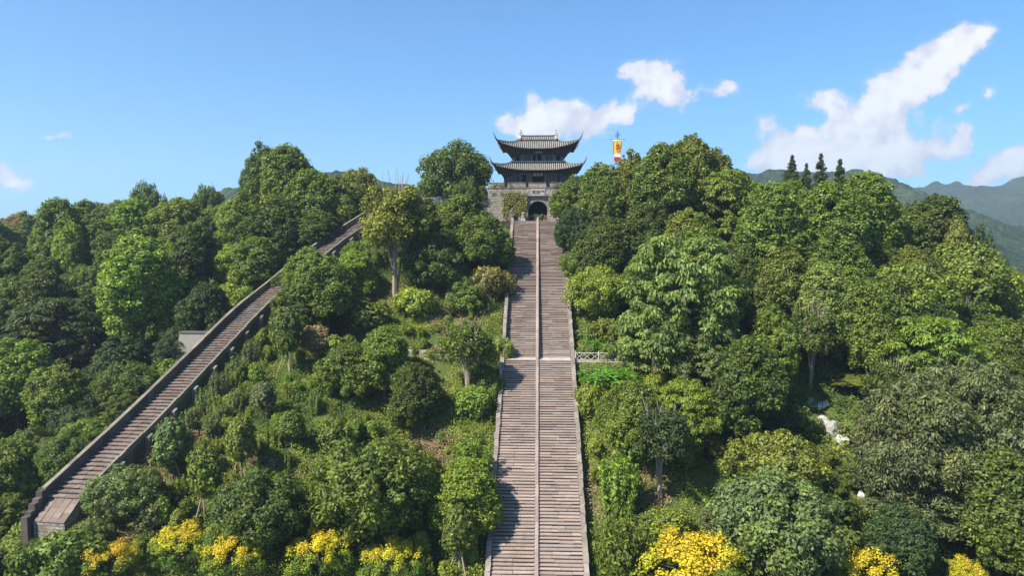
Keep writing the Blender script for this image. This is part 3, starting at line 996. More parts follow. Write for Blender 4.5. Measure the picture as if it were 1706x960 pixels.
# ================================================================== PAVILION (two tiers of upturned eaves)
PYC = 129.6
pav = empty('gate_pavilion', (0, PYC, WT - 1), label='two-storey dark timber pavilion with upturned grey tile eaves on top of the gate', cat='pavilion')
PX0 = gx(895.5)
def ppart(name, m, mat, parent=None, smooth=False, **kw):
    me = m.mesh(name, mat, smooth) if isinstance(m, MB) else m
    me.transform(Matrix.Translation(-pav.location))
    return link(name, me, parent or pav, **kw)
fz = WT - 0.9     # floor of the fortress top
mb = MB(); mb.box(-8.9, 8.9, GY + 0.6, GY + 10.9, fz - 0.1, WT - 0.6); ppart('terrace_floor', mb, M['masonry'])

def yz(py, y): return ZP(py, y)

def roof(zt, at, bt, ze, ae, be, lift, flare, tipz, tipx, tag_, spacing=0.36, sag=0.75):
    """skirt roof; top rectangle half size at x bt at height zt, eave half size ae x be at height ze"""
    def surf(side, s, t, dz=0.0):
        # s in -1..1 along the side, t 0 top .. 1 eave
        fl = flare * abs(s) ** 3.2 * t * t
        hz = zt - (zt - ze) * (t ** sag) + lift * abs(s) ** 3.0 * t ** 1.6 + dz
        if side in (0, 2):
            x = s * (at + (ae - at) * t + fl); y = (bt + (be - bt) * t + fl)
            y = -y if side == 0 else y
        else:
            y = s * (bt + (be - bt) * t + fl); x = (at + (ae - at) * t + fl)
            x = -x if side == 1 else x
        return Vector((x, PYC + y, hz))
    rf = empty('roof'); rf.parent = pav
    S = np.linspace(-1, 1, 41); T = np.linspace(0, 1, 9)
    m = MB()
    for side in range(4):
        m.grid([[surf(side, s, t) for s in S] for t in T], flip=side in (0, 3))
        m.grid([[surf(side, s, t, -0.13 - 0.05 * (1 - t)) for s in S] for t in T], flip=side in (1, 2))
    ppart('tile_bed', m, M['tilebed'], rf)
    # edge band under the tiles
    m = MB()
    for side in range(4):
        m.grid([[surf(side, s, 1.0, 0.02) for s in S], [surf(side, s, 1.0, -0.17) for s in S]], flip=side in (1, 2))
        m.grid([[surf(side, s, 1.0, 0.02) for s in S], [surf(side, s, 1.0, -0.17) for s in S]], flip=side in (0, 3))
    ppart('eave_board', m, M['darkwood'], rf)
    # rows of half-round tiles running down the slope
    for side in range(4):
        half = ae if side in (0, 2) else be
        nrow = int(2 * (half + flare * 0.4) / spacing)
        back = MB()
        for i in range(nrow):
            s1 = -1 + 2 * (i + 0.5) / nrow
            # straight down the slope: constant coordinate across the side, starts where it meets the hip
            pts = []
            c = s1 * half
            for t in np.linspace(0, 1, 8):
                wd = (at + (ae - at) * t) if side in (0, 2) else (bt + (be - bt) * t)
                if abs(c) > wd + 1e-6 and t < 0.97: continue
                s = max(-1, min(1, c / wd)) if t < 1 else s1
                if t == 1.0: s = s1
                pts.append(surf(side, s, t, 0.05))
            if len(pts) < 2: continue
            mm = MB() if side == 0 else back
            mm.tube(pts, 0.082, 5)
            mm.ball(pts[-1] + Vector((0, 0, -0.03)), 0.10, 6, 4)
            if side == 0: ppart('tile_row', mm, M['tile'], rf)
        if side: ppart('tile_rows', back, M['tile'], rf, kind='stuff')
    # hips with upturned horns
    for sx in (-1, 1):
        for sy in (-1, 1):
            side = 0 if sy < 0 else 2
            pts = [surf(side, sx, t, 0.12) for t in np.linspace(0, 1, 9)]
            e = pts[-1]; d = Vector((sx, sy * 0.75, 0)).normalized()
            for q in (0.25, 0.5, 0.75, 1.0):
                pts.append(e + d * tipx * q + Vector((0, 0, tipz * q ** 1.5)))
            rr = [0.17] * 7 + [0.18, 0.19, 0.16, 0.12, 0.08, 0.025]
            m = MB(); m.tube(pts, rr, 6); ppart('hip_ridge', m, M['ridge'], rf)
            m = MB(); m.tube([p + Vector((0, 0, r * 0.9)) for p, r in zip(pts[:-1], rr)], [0.07] * 9 + [0.06, 0.05, 0.03], 5); ppart('hip_capping', m, M['ridge'], rf)
    # rafters under the eaves
    m = MB()
    for side in range(4):
        half = ae if side in (0, 2) else be
        for i in range(int(2 * half / 0.42)):
            s = -1 + 2 * (i + .5) / int(2 * half / 0.42)
            m.tube([surf(side, s, 0.35, -0.24), surf(side, s, 0.97, -0.22)], 0.05, 4)
    ppart('rafters', m, M['darkwood'], rf, kind='stuff')
    return rf, surf

def cove(surf, bx_, y0, zf, zc, dip, tin):
    """stepped dark bracket work closing the angle between eave and wall"""
    hb = PYC - y0
    m = MB()
    for side in range(4):
        lo, hi, mid = [], [], []
        for s in np.linspace(-1, 1, 17):
            u = surf(side, s, tin, -0.3)
            zz = zf - dip * abs(s) ** 4
            if side in (0, 2): q = Vector((s * bx_, PYC + (-hb if side == 0 else hb), zz))
            else: q = Vector((-bx_ if side == 1 else bx_, PYC + s * hb, zz))
            hi.append(u); lo.append(q); mid.append(u.lerp(q, .5) + Vector((0, 0, .18)))
        m.grid([hi, mid, lo], flip=side in (1, 2)); m.grid([hi, mid, lo], flip=side in (0, 3))
    return m
# lower tier -------------------------------------------------------
LBX, LB0 = 6.15, 126.6             # lower body half width, front y
lb1 = 2 * PYC - LB0
z_l_eave = yz(283, 124.6)
z_l_top = yz(269.5, 127.4)
rfL, sL = roof(z_l_top, 4.75, PYC - 127.3, z_l_eave, 7.45, PYC - 124.6, 0.95, 0.65, 1.35, 0.8, 'lower')
# pale line of mortar along the top of the lower roof
m = MB(); m.box(-4.95, 4.95, 127.0, 127.25, z_l_top - 0.05, z_l_top + 0.14, j=0.01); ppart('top_course', m, M['ridgepale'], rfL)
m = MB(); m.box(-4.95, -4.75, 127.3, 131.8, z_l_top - 0.05, z_l_top + 0.13); m.box(4.75, 4.95, 127.3, 131.8, z_l_top - 0.05, z_l_top + 0.13); ppart('top_course', m, M['ridgepale'], rfL)
wb = yz(305, LB0) - 0.8
# lower body
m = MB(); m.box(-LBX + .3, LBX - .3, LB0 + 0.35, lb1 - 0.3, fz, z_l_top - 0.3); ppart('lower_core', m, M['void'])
cols = [-6.1, -3.75, -1.35, 1.35, 3.75, 6.1]
for x in cols:
    for y in (LB0, lb1):
        m = MB(); m.tube([(x, y, fz), (x, y, z_l_eave + 0.9)], 0.17, 8); ppart('column', m, M['pillar'] if abs(x) < 2 else M['darkwood'])
zb = yz(290.5, LB0)
m = MB(); m.box(-6.1, 6.1, LB0 - 0.09, LB0 + 0.1, zb, zb + 0.2); ppart('tie_beam', m, M['pillar'])
m = MB(); m.box(-6.1, 6.1, LB0 + 0.0, LB0 + 0.3, zb + 0.203, z_l_eave + 0.7); ppart('frieze', m, M['darkwood'])
def panels(x0, x1, y, z0, z1, n, mat, name='wall_panel', skip=()):
    wd = (x1 - x0) / n
    for k in range(n):
        if k in skip: continue
        a, b = x0 + k * wd + 0.03, x0 + (k + 1) * wd - 0.03
        m = MB()
        fw = 0.07
        m.box(a, a + fw, y - 0.05, y + 0.05, z0, z1); m.box(b - fw, b, y - 0.05, y + 0.05, z0, z1)
        m.box(a + fw, b - fw, y - 0.05, y + 0.05, z0, z0 + fw); m.box(a + fw, b - fw, y - 0.05, y + 0.05, z1 - fw, z1)
        m.box(a + fw, b - fw, y - 0.04, y + 0.04, (z0 + z1) / 2 - 0.04, (z0 + z1) / 2 + 0.04)
        m.box(a + fw, b - fw, y + 0.0, y + 0.03, z0 + fw, (z0 + z1) / 2 - 0.04)
        for q in range(1, 4):
            xx = a + (b - a) * q / 4; m.box(xx - 0.02, xx + 0.02, y - 0.03, y + 0.01, (z0 + z1) / 2 + 0.04, z1 - fw)
        m.box(a + fw, b - fw, y + 0.012, y + 0.03, (z0 + z1) / 2 + 0.04, z1 - fw)
        ppart(name, m, mat)
for (a, b, n, sk) in [(-5.95, -3.9, 3, ()), (-3.6, -1.5, 3, (1,)), (1.5, 3.6, 3, ()), (3.9, 5.95, 3, ())]:
    panels(a, b, LB0 + 0.12, fz, zb - 0.02, n, M['panel'], skip=sk)
m = MB(); m.box(-6.05, -5.95, LB0 + .2, lb1 - .2, fz, zb); m.box(5.95, 6.05, LB0 + .2, lb1 - .2, fz, zb); ppart('side_wall', m, M['panel'])
m = MB(); m.box(-1.15, -0.95, LB0 + 0.02, LB0 + 0.2, fz, zb); m.box(0.95, 1.15, LB0 + 0.02, LB0 + 0.2, fz, zb); ppart('door_frame', m, M['darkwood'])
# plaque and lanterns of the lower tier
def board(cx, y, z, w_, h_, txt, size, mat, sp=1.0):
    m = MB(); m.box(cx - w_ / 2, cx + w_ / 2, y - 0.05, y + 0.05, z - h_ / 2, z + h_ / 2)
    m.box(cx - w_ / 2 - 0.07, cx + w_ / 2 + 0.07, y - 0.075, y + 0.03, z + h_ / 2 + .002, z + h_ / 2 + 0.08); m.box(cx - w_ / 2 - 0.07, cx + w_ / 2 + 0.07, y - 0.075, y + 0.03, z - h_ / 2 - 0.08, z - h_ / 2 - .002)
    b = ppart('name_board', m, mat)
    try:
        tm = text_mesh(txt, size, M['gold'], 0.02, sp)
        tm.transform(Matrix.Translation((cx, y - 0.07, z))); tm.transform(Matrix.Translation(-pav.location))
        link('lettering', tm, b)
    except Exception as e:
        print('text failed', e)
board(0, LB0 - 0.5, yz(291.5, LB0), 2.0, 0.62, '顧景樓', 0.58, M['darkwood'])
for s in (-1, 1):
    m = MB(); m.ball((s * 1.32, LB0 - 0.3, yz(292.5, LB0)), (0.2, 0.2, 0.24), 8, 6); m.tube([(s * 1.32, LB0 - 0.3, yz(292.5, LB0) + .2), (s * 1.32, LB0 - 0.3, yz(292.5, LB0) + .6)], 0.02, 4)
    ppart('red_lantern', m, M['red'])
# brackets under each eave
def brackets(x0, x1, n, y, z, dy):
    for k in range(n):
        x = x0 + (x1 - x0) * k / (n - 1)
        m = MB()
        m.box(x - 0.09, x + 0.09, min(y, y + dy * .4), max(y, y + dy * .4), z, z + 0.16)
        m.box(x - 0.24, x + 0.24, y + dy * .45 - 0.07, y + dy * .45 + 0.07, z + 0.165, z + 0.29)
        m.box(x - 0.08, x + 0.08, min(y, y + dy), max(y, y + dy), z + 0.295, z + 0.42)
        m.box(x - 0.32, x + 0.32, y + dy - 0.07, y + dy + 0.07, z + 0.425, z + 0.54)
        ppart('bracket', m, M['darkwood'])
ppart('bracket_cove', cove(sL, 6.3, LB0 - .12, yz(288, LB0), 0, .95, .88), M['darkwood'])
brackets(-6.0, 6.0, 11, LB0, z_l_eave - 0.35, -0.8)

# upper tier -------------------------------------------------------
UBX, UB0 = 4.6, 127.3
ub1 = 2 * PYC - UB0
z_u_eave = yz(247, 125.6)
z_gab = yz(233, 127.6)
rfU, sU = roof(z_gab, 3.55, PYC - 127.8, z_u_eave, 6.6, PYC - 125.5, 1.25, 0.75, 1.45, 0.9, 'upper')
# gabled part above the skirt
zr = yz(225.5, PYC)
zr0 = yz(229, PYC)
gxh = 3.3
m = MB()
def gab(x, v, side):   # v 0 ridge .. 1 foot
    y = (PYC - 127.55) * v
    return Vector((x, PYC - y if side == 0 else PYC + y, zr0 - (zr0 - z_gab - 0.04) * (v ** 0.8)))
for side in (0, 1):
    m.grid([[gab(x, v, side) for x in np.linspace(-gxh, gxh, 5)] for v in np.linspace(0, 1, 7)], flip=side == 0)
    m.grid([[gab(x, v, side) - Vector((0, 0, .15)) for x in np.linspace(-gxh, gxh, 5)] for v in np.linspace(0, 1, 7)], flip=side == 1)
ppart('gable_bed', m, M['tilebed'], rfU)
for i in range(19):
    x = -gxh + 0.17 + i * (2 * gxh - 0.34) / 18
    m = MB(); m.tube([gab(x, v, 0) + Vector((0, 0, 0.06)) for v in np.linspace(0, 1.03, 6)], 0.085, 5); m.ball(gab(x, 1.03, 0), 0.1, 6, 4)
    ppart('tile_row', m, M['tile'], rfU)
m = MB()
for i in range(19):
    x = -gxh + 0.17 + i * (2 * gxh - 0.34) / 18
    m.tube([gab(x, v, 1) + Vector((0, 0, 0.06)) for v in np.linspace(0, 1.03, 6)], 0.085, 5)
ppart('tile_rows', m, M['tile'], rfU, kind='stuff')
for s in (-1, 1):
    # gable wall and its raked ridges with small scrolls
    m = MB(); m.add([(s * (gxh - 0.1), PYC - 1.9, z_gab - 0.2), (s * (gxh - 0.1), PYC + 1.9, z_gab - 0.2), (s * (gxh - 0.1), PYC, zr0 - 0.1)], [(0, 1, 2)])
    m.add([(s * (gxh - 0.2), PYC - 1.9, z_gab - 0.2), (s * (gxh - 0.2), PYC + 1.9, z_gab - 0.2), (s * (gxh - 0.2), PYC, zr0 - 0.1)], [(2, 1, 0)])
    ppart('gable_wall', m, M['panel'], rfU)
    for side in (0, 1):
        m = MB(); pts = [gab(s * gxh, v, side) + Vector((0, 0, 0.16)) for v in np.linspace(0, 1.08, 7)]
        pts.append(pts[-1] + Vector((0, (-1 if side == 0 else 1) * 0.16, 0.14)))
        m.tube(pts, [0.25] * 7 + [0.14], 6); ppart('gable_ridge', m, M['ridgepale'], rfU)
# main ridge with openwork and dragon finials
m = MB()
m.box(-gxh, gxh, PYC - 0.16, PYC + 0.16, zr0 - 0.05, zr0 + 0.12); m.box(-gxh, gxh, PYC - 0.10, PYC + 0.10, zr0 + 0.122, zr - 0.10)
m.box(-gxh - 0.1, gxh + 0.1, PYC - 0.17, PYC + 0.17, zr - 0.098, zr + 0.04)
ppart('main_ridge', m, M['ridge'], rfU)
m = MB(); m.box(-gxh, gxh, PYC - 0.19, PYC + 0.19, zr0 + 0.05, zr0 + 0.12); ppart('ridge_band', m, M['ridgepale'], rfU)
for s in (-1, 1):
    m = MB()
    x = s * (gxh + 0.02)
    m.tube([(x, PYC, zr0 - 0.3), (x + s * .1, PYC, zr0 + 0.3), (x - s * .05, PYC, zr + 0.35), (x - s * .28, PYC, zr + 0.62), (x - s * .1, PYC, zr + 0.86), (x + s * .12, PYC, zr + 0.8)], [0.28, 0.26, 0.2, 0.16, 0.12, 0.04], 7)
    m.ball((x - s * 0.32, PYC, zr + 0.12), (0.34, 0.15, 0.2), 8, 6); m.ball((x - s * .02, PYC, zr + 0.98), (0.15, 0.1, 0.15), 7, 5)
    for q in range(3): m.tube([(x + s * .15, PYC, zr + .05 + q * .22), (x + s * .42, PYC, zr + .2 + q * .2)], [0.06, 0.015], 4)
    ppart('dragon_finial', m, M['ridgepale'], rfU, smooth=True)
# upper body
zu0 = z_l_top + 0.05
zub = yz(257.5, UB0)
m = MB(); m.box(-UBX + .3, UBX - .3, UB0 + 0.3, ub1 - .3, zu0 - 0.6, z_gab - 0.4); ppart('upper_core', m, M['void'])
for x in (-4.5, -2.9, -1.1, 1.1, 2.9, 4.5):
    for y in (UB0, ub1):
        m = MB(); m.tube([(x, y, zu0 - .5), (x, y, z_u_eave + 1.0)], 0.14, 8); ppart('column', m, M['pillar'])
m = MB(); m.box(-4.5, 4.5, UB0 - 0.07, UB0 + 0.1, zub, zub + 0.16); ppart('tie_beam', m, M['darkwood'])
m = MB(); m.box(-4.5, 4.5, UB0 + 0.02, UB0 + 0.25, zub + 0.162, z_u_eave + 0.9); ppart('frieze', m, M['darkwood'])
panels(-4.4, -3.0, UB0 + 0.1, zu0, zub - 0.01, 3, M['panel'], 'window_panel', skip=(1,))
panels(-2.8, -1.2, UB0 + 0.1, zu0, zub - 0.01, 3, M['panel'], 'window_panel')
panels(-1.0, 1.0, UB0 + 0.1, zu0, zub - 0.01, 4, M['panel'], 'window_panel', skip=(0, 2))
panels(1.2, 2.8, UB0 + 0.1, zu0, zub - 0.01, 3, M['panel'], 'window_panel')
panels(3.0, 4.4, UB0 + 0.1, zu0, zub - 0.01, 3, M['panel'], 'window_panel', skip=(1,))
m = MB(); m.box(-4.52, -4.42, UB0 + .15, ub1 - .15, zu0, zub); m.box(4.42, 4.52, UB0 + .15, ub1 - .15, zu0, zub); ppart('side_wall', m, M['panel'])
ppart('bracket_cove', cove(sU, 4.75, UB0 - .12, yz(256, UB0), 0, .75, .86), M['darkwood'])
brackets(-4.5, 4.5, 9, UB0, z_u_eave - 0.1, -0.9)
board(0, UB0 - 0.62, yz(254.5, UB0), 1.9, 0.42, '江南長城', 0.40, M['darkwood'])
for x in (-3.6, -2.6, -1.7, 1.7, 2.7, 3.6):
    m = MB(); m.box(x - 0.1, x + 0.1, UB0 - 0.75, UB0 - 0.1, yz(253.8, UB0) - 0.06, yz(253.8, UB0) + 0.07); ppart('beam_end', m, M['pillar'])
# corner struts under the four upper corners
for sx in (-1, 1):
    for sy in (-1, 1):
        m = MB(); c = sU(0 if sy < 0 else 2, sx, 0.85, -0.3)
        m.tube([(sx * 4.5, PYC + sy * (PYC - UB0), zub), c], [0.13, 0.08], 5); m.ball((c.x - sx * .6, c.y - sy * .4, c.z - .35), .16, 6, 5)
        ppart('corner_strut', m, M['darkwood'])

# ================================================================== BANNER
by = 126.0
bx = XP(1027, by)
bn = empty('yellow_banner', (bx, by, gzs(bx, by)), label='tall yellow banner with red border on a metal pole above the trees', cat='banner')
bz0 = gzs(bx, by)
zt = ZP(233, by)
m = MB(); m.tube([(0, 0.1, 0), (0, 0.1, ZP(219, by) - bz0)], [0.09, 0.045], 8)
m.ball((0, 0.1, ZP(219, by) - bz0), 0.09, 6, 5)
m.build('pole', M['steel'], bn)
m = MB(); m.tube([(-1.45, 0, zt - bz0), (1.45, 0, zt - bz0)], 0.035, 5); m.build('crossbar', M['steel'], bn)
m = MB()
c = ZP(226, by) - bz0
pr = None
for k in range(13):
    t = 2 * math.pi * k / 12
    p_ = Vector((0.42 * math.cos(t), 0.1, c + 0.42 * math.sin(t)))
    if pr is not None and k % 6 not in (0,): m.tube([pr, p_], 0.035, 4)
    pr = p_
m.tube([(-0.5, 0.1, c), (0.5, 0.1, c)], 0.03, 4); m.tube([(-.3, .1, c - .3), (.3, .1, c + .3)], 0.03, 4); m.tube([(.3, .1, c - .3), (-.3, .1, c + .3)], 0.03, 4)
m.build('finial_ring', M['steel'], bn)
def cloth(x0, x1, za, zb, mat, name, yo=0.0, taper=0.0):
    rows = []
    for z in np.linspace(za, zb, 14):
        u = (z - za) / (zb - za) if zb != za else 0
        rows.append([(x + (0.10 * (1 - u)) * math.sin(z * 2.1) , -0.06 + yo + 0.13 * math.sin(x * 3.3 + z * 1.4) * (1 - 0.5 * u), z) for x in np.linspace(x0 * (1 - taper * (1 - u)), x1 * (1 - taper * (1 - u)), 8)])
    m = MB(); m.grid(rows)
    me = m.mesh(name, mat)
    o = link(name, me, bn)
    md = o.modifiers.new('thick', 'SOLIDIFY'); md.thickness = 0.012
    return o
H0, H1, H2, H3, H4 = [ZP(q, by) - bz0 for q in (233.5, 235.5, 257, 262, 270)]
cloth(-0.84, 0.84, H1, H0, M['wtext'], 'white_hem', taper=.05)
cloth(-0.72, 0.70, H2, H1, M['ytext'], 'yellow_panel', taper=0.25)
cloth(-0.84, -0.70, H2, H1, M['red'], 'red_border', -0.02, taper=0.2)
cloth(0.66, 0.80, H2, H1, M['red'], 'red_border', -0.02, taper=0.2)
cloth(-0.52, 0.52, H3, H2, M['wtext'], 'white_tail', taper=-0.1)
cloth(-0.6, 0.6, H4, H3, M['red'], 'red_tail', taper=-0.05)
m = MB()
for (a, b) in [((-.3, .75), (.3, .95)), ((-.05, 1.1), (-.35, .3)), ((-.3, .35), (.35, .7)), ((.05, .9), (.3, .2)), ((-.2, .1), (.25, .15))]:
    m.tube([(a[0], -0.25, H2 + (H1 - H2) * (a[1] * 0.7 + 0.12)), (b[0], -0.25, H2 + (H1 - H2) * (b[1] * 0.7 + 0.12))], 0.05, 4)
m.build('painted_emblem', M['red'], bn)

# ================================================================== CROSS PATH, FENCE, ROCKS AND WALLS
mb = MB(); mb.box(4.85, 23, 87.9, 89.9, PATHZ - 0.5, PATHZ + 0.02); mb.build('path_right', M['landing'], kind='structure')
mb = MB(); mb.box(-33, -4.85, 87.9, 90.2, PATHZ - 0.5, PATHZ + 0.02); mb.build('path_left', M['landing'], kind='structure')
rw = empty('retaining_wall', (-12, 87.6, PATHZ - 2.4), label='low brown rubble retaining wall below the paved path left of the long staircase', cat='wall')
for r in range(6):
    x = -9.5
    while x < 5.5:
        wd = random.uniform(0.5, 1.1)
        m = MB(); m.box(x, x + wd - 0.03, -0.15 + random.uniform(-.06, .02), 0.3, r * 0.4, r * 0.4 + 0.37, j=0.03)
        m.build('stone', M['parapet'], rw); x += wd
# kerb of the left path
k_ = empty('path_kerb', (-12, 87.75, PATHZ), label='pale stone kerb along the front of the paved path left of the long staircase', cat='kerb')
x = -10.0
while x < 6.8:
    m = MB(); m.box(x, x + 1.16, -0.12, 0.12, 0.0, 0.22, j=0.012); m.build('kerb_stone', M['landing'], k_); x += 1.2
bw_ = empty('seat_wall', (-20, 90.4, PATHZ), label='low pale wall along the back of the paved path left of the long staircase', cat='wall')
x = 0.0
while x < 14.5:
    m = MB(); m.box(x, x + 1.42, -0.2, 0.3, -0.3, 0.85, j=0.012); m.build('block', M['landing'], bw_); x += 1.45
# fence on the right
fn = empty('path_fence', (4.9, 87.4, PATHZ - 0.1), label='pale cast-concrete fence with crossed rails beside the path right of the long staircase', cat='fence')
nb = 5; bw = 2.95
m = MB(); m.box(0, nb * bw, -0.1, 0.1, -0.02, 0.13, j=0.01); m.build('base_rail', M['landing'], fn)
for k in range(nb + 1):
    m = MB(); m.tube([(k * bw, 0, 0), (k * bw, 0, 1.32)], [0.1, 0.09], 7); m.ball((k * bw, 0, 1.34), 0.1, 7, 5); m.build('post', M['fence'], fn)
    if k < nb:
        m = MB(); m.tube([(k * bw, 0, 1.15), ((k + 1) * bw, 0, 1.15 + random.uniform(-.02, .02))], 0.06, 6); m.build('top_rail', M['fence'], fn)
        m = MB(); m.tube([(k * bw, 0, 0.28), ((k + 1) * bw, 0, 0.28)], 0.05, 6); m.build('lower_rail', M['fence'], fn)
        for q in range(3):
            a, b = k * bw + bw * q / 3, k * bw + bw * (q + 1) / 3
            m = MB(); m.tube([(a, 0.03, 0.3), (b, 0.03, 1.12)], 0.04, 5); m.tube([(a, -0.03, 1.12), (b, -0.03, 0.3)], 0.04, 5); m.build('cross_brace', M['fence'], fn)
# small path and slabs right of the stair above the landing
mb = MB(); c0 = unproj(962, 590, 89)
mb.hexa([(4.9, 89.8, PATHZ - .6), (6.6, 89.8, PATHZ - .6), (5.2, 93.5, PATHZ + .6), (7.0, 93.5, PATHZ + .6), (4.9, 89.8, PATHZ + .03), (6.6, 89.8, PATHZ + .03), (5.2, 93.5, PATHZ + 2.0), (7.0, 93.5, PATHZ + 2.0)])
mb.build('stone_path_up', M['landing'], kind='structure')
# notice boards
def sign(px, py, Y, w_, h_, lab, hgt):
    p = ground_hit(px, py + 14); Y = p.y; p.z += .9; g = gzs(p.x, Y)
    t = empty('notice_board', (p.x, Y, g), label=lab, cat='sign')
    zz = p.z - g
    for s in (-1, 1):
        m = MB(); m.tube([(s * w_ * .4, 0.04, -0.3), (s * w_ * .4, 0.04, zz)], 0.035, 5); m.build('post', M['steel'], t)
    m = MB(); m.box(-w_ / 2, w_ / 2, -0.03, 0.0, zz - h_ / 2, zz + h_ / 2); m.box(-w_ / 2 - .03, w_ / 2 + .03, -0.04, 0.02, zz + h_ / 2 + 0.001, zz + h_ / 2 + 0.04); m.build('board', M['white'], t)
sign(1012, 957, 57.5, 0.92, 0.95, 'small white notice board at the foot of the slope right of the long staircase', 1)
sign(964, 510, 101, 0.55, 0.5, 'tiny white notice board on the slope beside the upper flight', 1)

# concrete wall left of the side staircase
p = unproj(318, 572, 90)
cw = empty('concrete_wall', (p.x, 90, p.z), label='stained beige concrete retaining wall left of the walled side staircase', cat='wall')
m = MB()
m.hexa([(-2.5, 0, -3.4), (3.0, 0, -3.4), (-2.3, 1.2, -3.4), (3, 1.2, -3.4), (-1.55, 0.1, 1.35), (3.0, 0.1, 1.35), (-1.5, 1.2, 1.35), (3, 1.2, 1.35)])
m.build('wall_face', M['concrete'], cw)
m = MB(); m.box(-1.65, 3.05, 0.0, 1.3, 1.352, 1.5, j=0.02); m.build('wall_cap', M['parapet'], cw)

def rock_mesh(seed, sx, sy, sz, mat, sub=3):
    bm = bmesh.new(); bmesh.ops.create_icosphere(bm, subdivisions=sub, radius=1)
    rs = random.Random(seed); cuts = [Vector((rs.gauss(0, 1), rs.gauss(0, 1), rs.gauss(0, 1))).normalized() for _ in range(12)]
    for v in bm.verts:
        n_ = v.co.normalized(); f_ = 1.0
        for c in cuts:
            dd = n_.dot(c)
            if dd > 0.62: f_ = min(f_, 0.66 / dd)
        f_ += (rs.random() - 0.5) * 0.16
        v.co = Vector((n_.x * f_ * sx, n_.y * f_ * sy, n_.z * f_ * sz))
    me = bpy.data.meshes.new('rock'); bm.to_mesh(me); bm.free(); me.materials.append(mat); return me
def rock(px, py, Y, sx, sy, sz, mat, lab, seed, rot=(0, 0, 0), group=None):
    p = ground_hit(px, py) + Vector((0, 0, .25 * sz)); k = p.y / Y * 1.15
    sx, sy, sz = sx * k * 1.3, sy * k * 1.3, sz * k * 1.3
    o = link('rock', rock_mesh(seed, sx * .75, sy * .75, sz * .75, mat), None, loc=p, rot=rot, label=lab, cat='rock', group=group)
    return o
ROCKS = [(1390, 722, 64, 1.0, .8, 1.2, 'largest white limestone boulder of the outcrop among trees on the right slope', 1), (1372, 712, 64.8, .9, .7, .8, 'white limestone boulder at the left end of the outcrop', 2),
         (1402, 737, 63.5, .7, .6, .6, 'white limestone boulder at the foot of the outcrop', 3), (1366, 677, 68, 1.3, .8, .45, 'flat pale rock just above the white outcrop', 4),
         (1352, 671, 69, .6, .6, .4, 'small pale rock left of the flat rock above the outcrop', 5), (1434, 828, 56, .28, .3, .5, 'narrow pale rock standing below the white outcrop', 6),
         (1186, 485, 92, .9, .8, 1.7, 'tall white rock face showing through the pale feathery tree', 7), (1172, 480, 93, .45, .6, 1.3, 'slim white rock beside the tall rock face in the feathery tree', 8),
         (545, 608, 86, .5, .5, .7, 'small dark ornamental rock on the weedy terrace between the staircases', 9), (22, 828, 74, .45, .5, 1.7, 'pale upright stone at the left edge of the picture among dark trees', 10)]
for (px, py, Y, sx, sy, sz, lab, sd) in ROCKS:
    rock(px, py, Y, sx, sy, sz, M['lime'] if sd != 9 else M['parapet'], lab, sd, rot=(0.1 * (sd % 3), 0.12 * (sd % 2), sd))
# dark stone steps on the right slope
dw = empty('dark_stone_steps', tuple(ground_hit(1188, 800)), label='dark wet rubble steps half hidden among trees on the right slope', cat='steps')
for r in range(11):
    for q in range(4):
        m = MB(); x = -1.3 + q * 0.65 + r * 0.13
        m.box(x, x + 0.6, r * 0.34, r * 0.34 + 0.5, -1.2 + r * 0.38, -0.85 + r * 0.38, j=0.06); m.build('stone', M['darkstone'], dw)

# ================================================================== FOLIAGE
def leaf_mesh(name, pos, nrm, size, lv, cv, aspect=0.55, fold=0.25, dirs=None, mat=None):
    """one folded four-cornered leaf per point"""
    n = len(pos)
    nrm = nrm / (np.linalg.norm(nrm, axis=1, keepdims=True) + 1e-9)
    if dirs is None:
        dirs = RNG.normal(size=(n, 3))
    u = dirs - nrm * (dirs * nrm).sum(1, keepdims=True)
    u /= (np.linalg.norm(u, axis=1, keepdims=True) + 1e-9)
    v = np.cross(nrm, u)
    L = size[:, None]
    A = pos - u * L * 0.5
    B = pos + u * L * 0.5 - nrm * L * 0.12
    C = pos + v * L * aspect * 0.5 + nrm * L * fold * 0.3
    D = pos - v * L * aspect * 0.5 + nrm * L * fold * 0.3
    co = np.stack([A, C, B, D], 1).reshape(-1, 3)
    me = bpy.data.meshes.new(name)
    me.vertices.add(4 * n); me.vertices.foreach_set('co', co.ravel().astype(np.float32))
    me.loops.add(4 * n); me.polygons.add(n)
    me.loops.foreach_set('vertex_index', np.arange(4 * n, dtype=np.int32))
    me.polygons.foreach_set('loop_start', np.arange(0, 4 * n, 4, dtype=np.int32))
    me.update(calc_edges=True)
    a = me.attributes.new('lv', 'FLOAT', 'POINT'); a.data.foreach_set('value', np.repeat(lv, 4).astype(np.float32))
    a = me.attributes.new('cv', 'FLOAT', 'POINT'); a.data.foreach_set('value', np.repeat(cv, 4).astype(np.float32))
    me.materials.append(mat or M['leaf'])
    return me

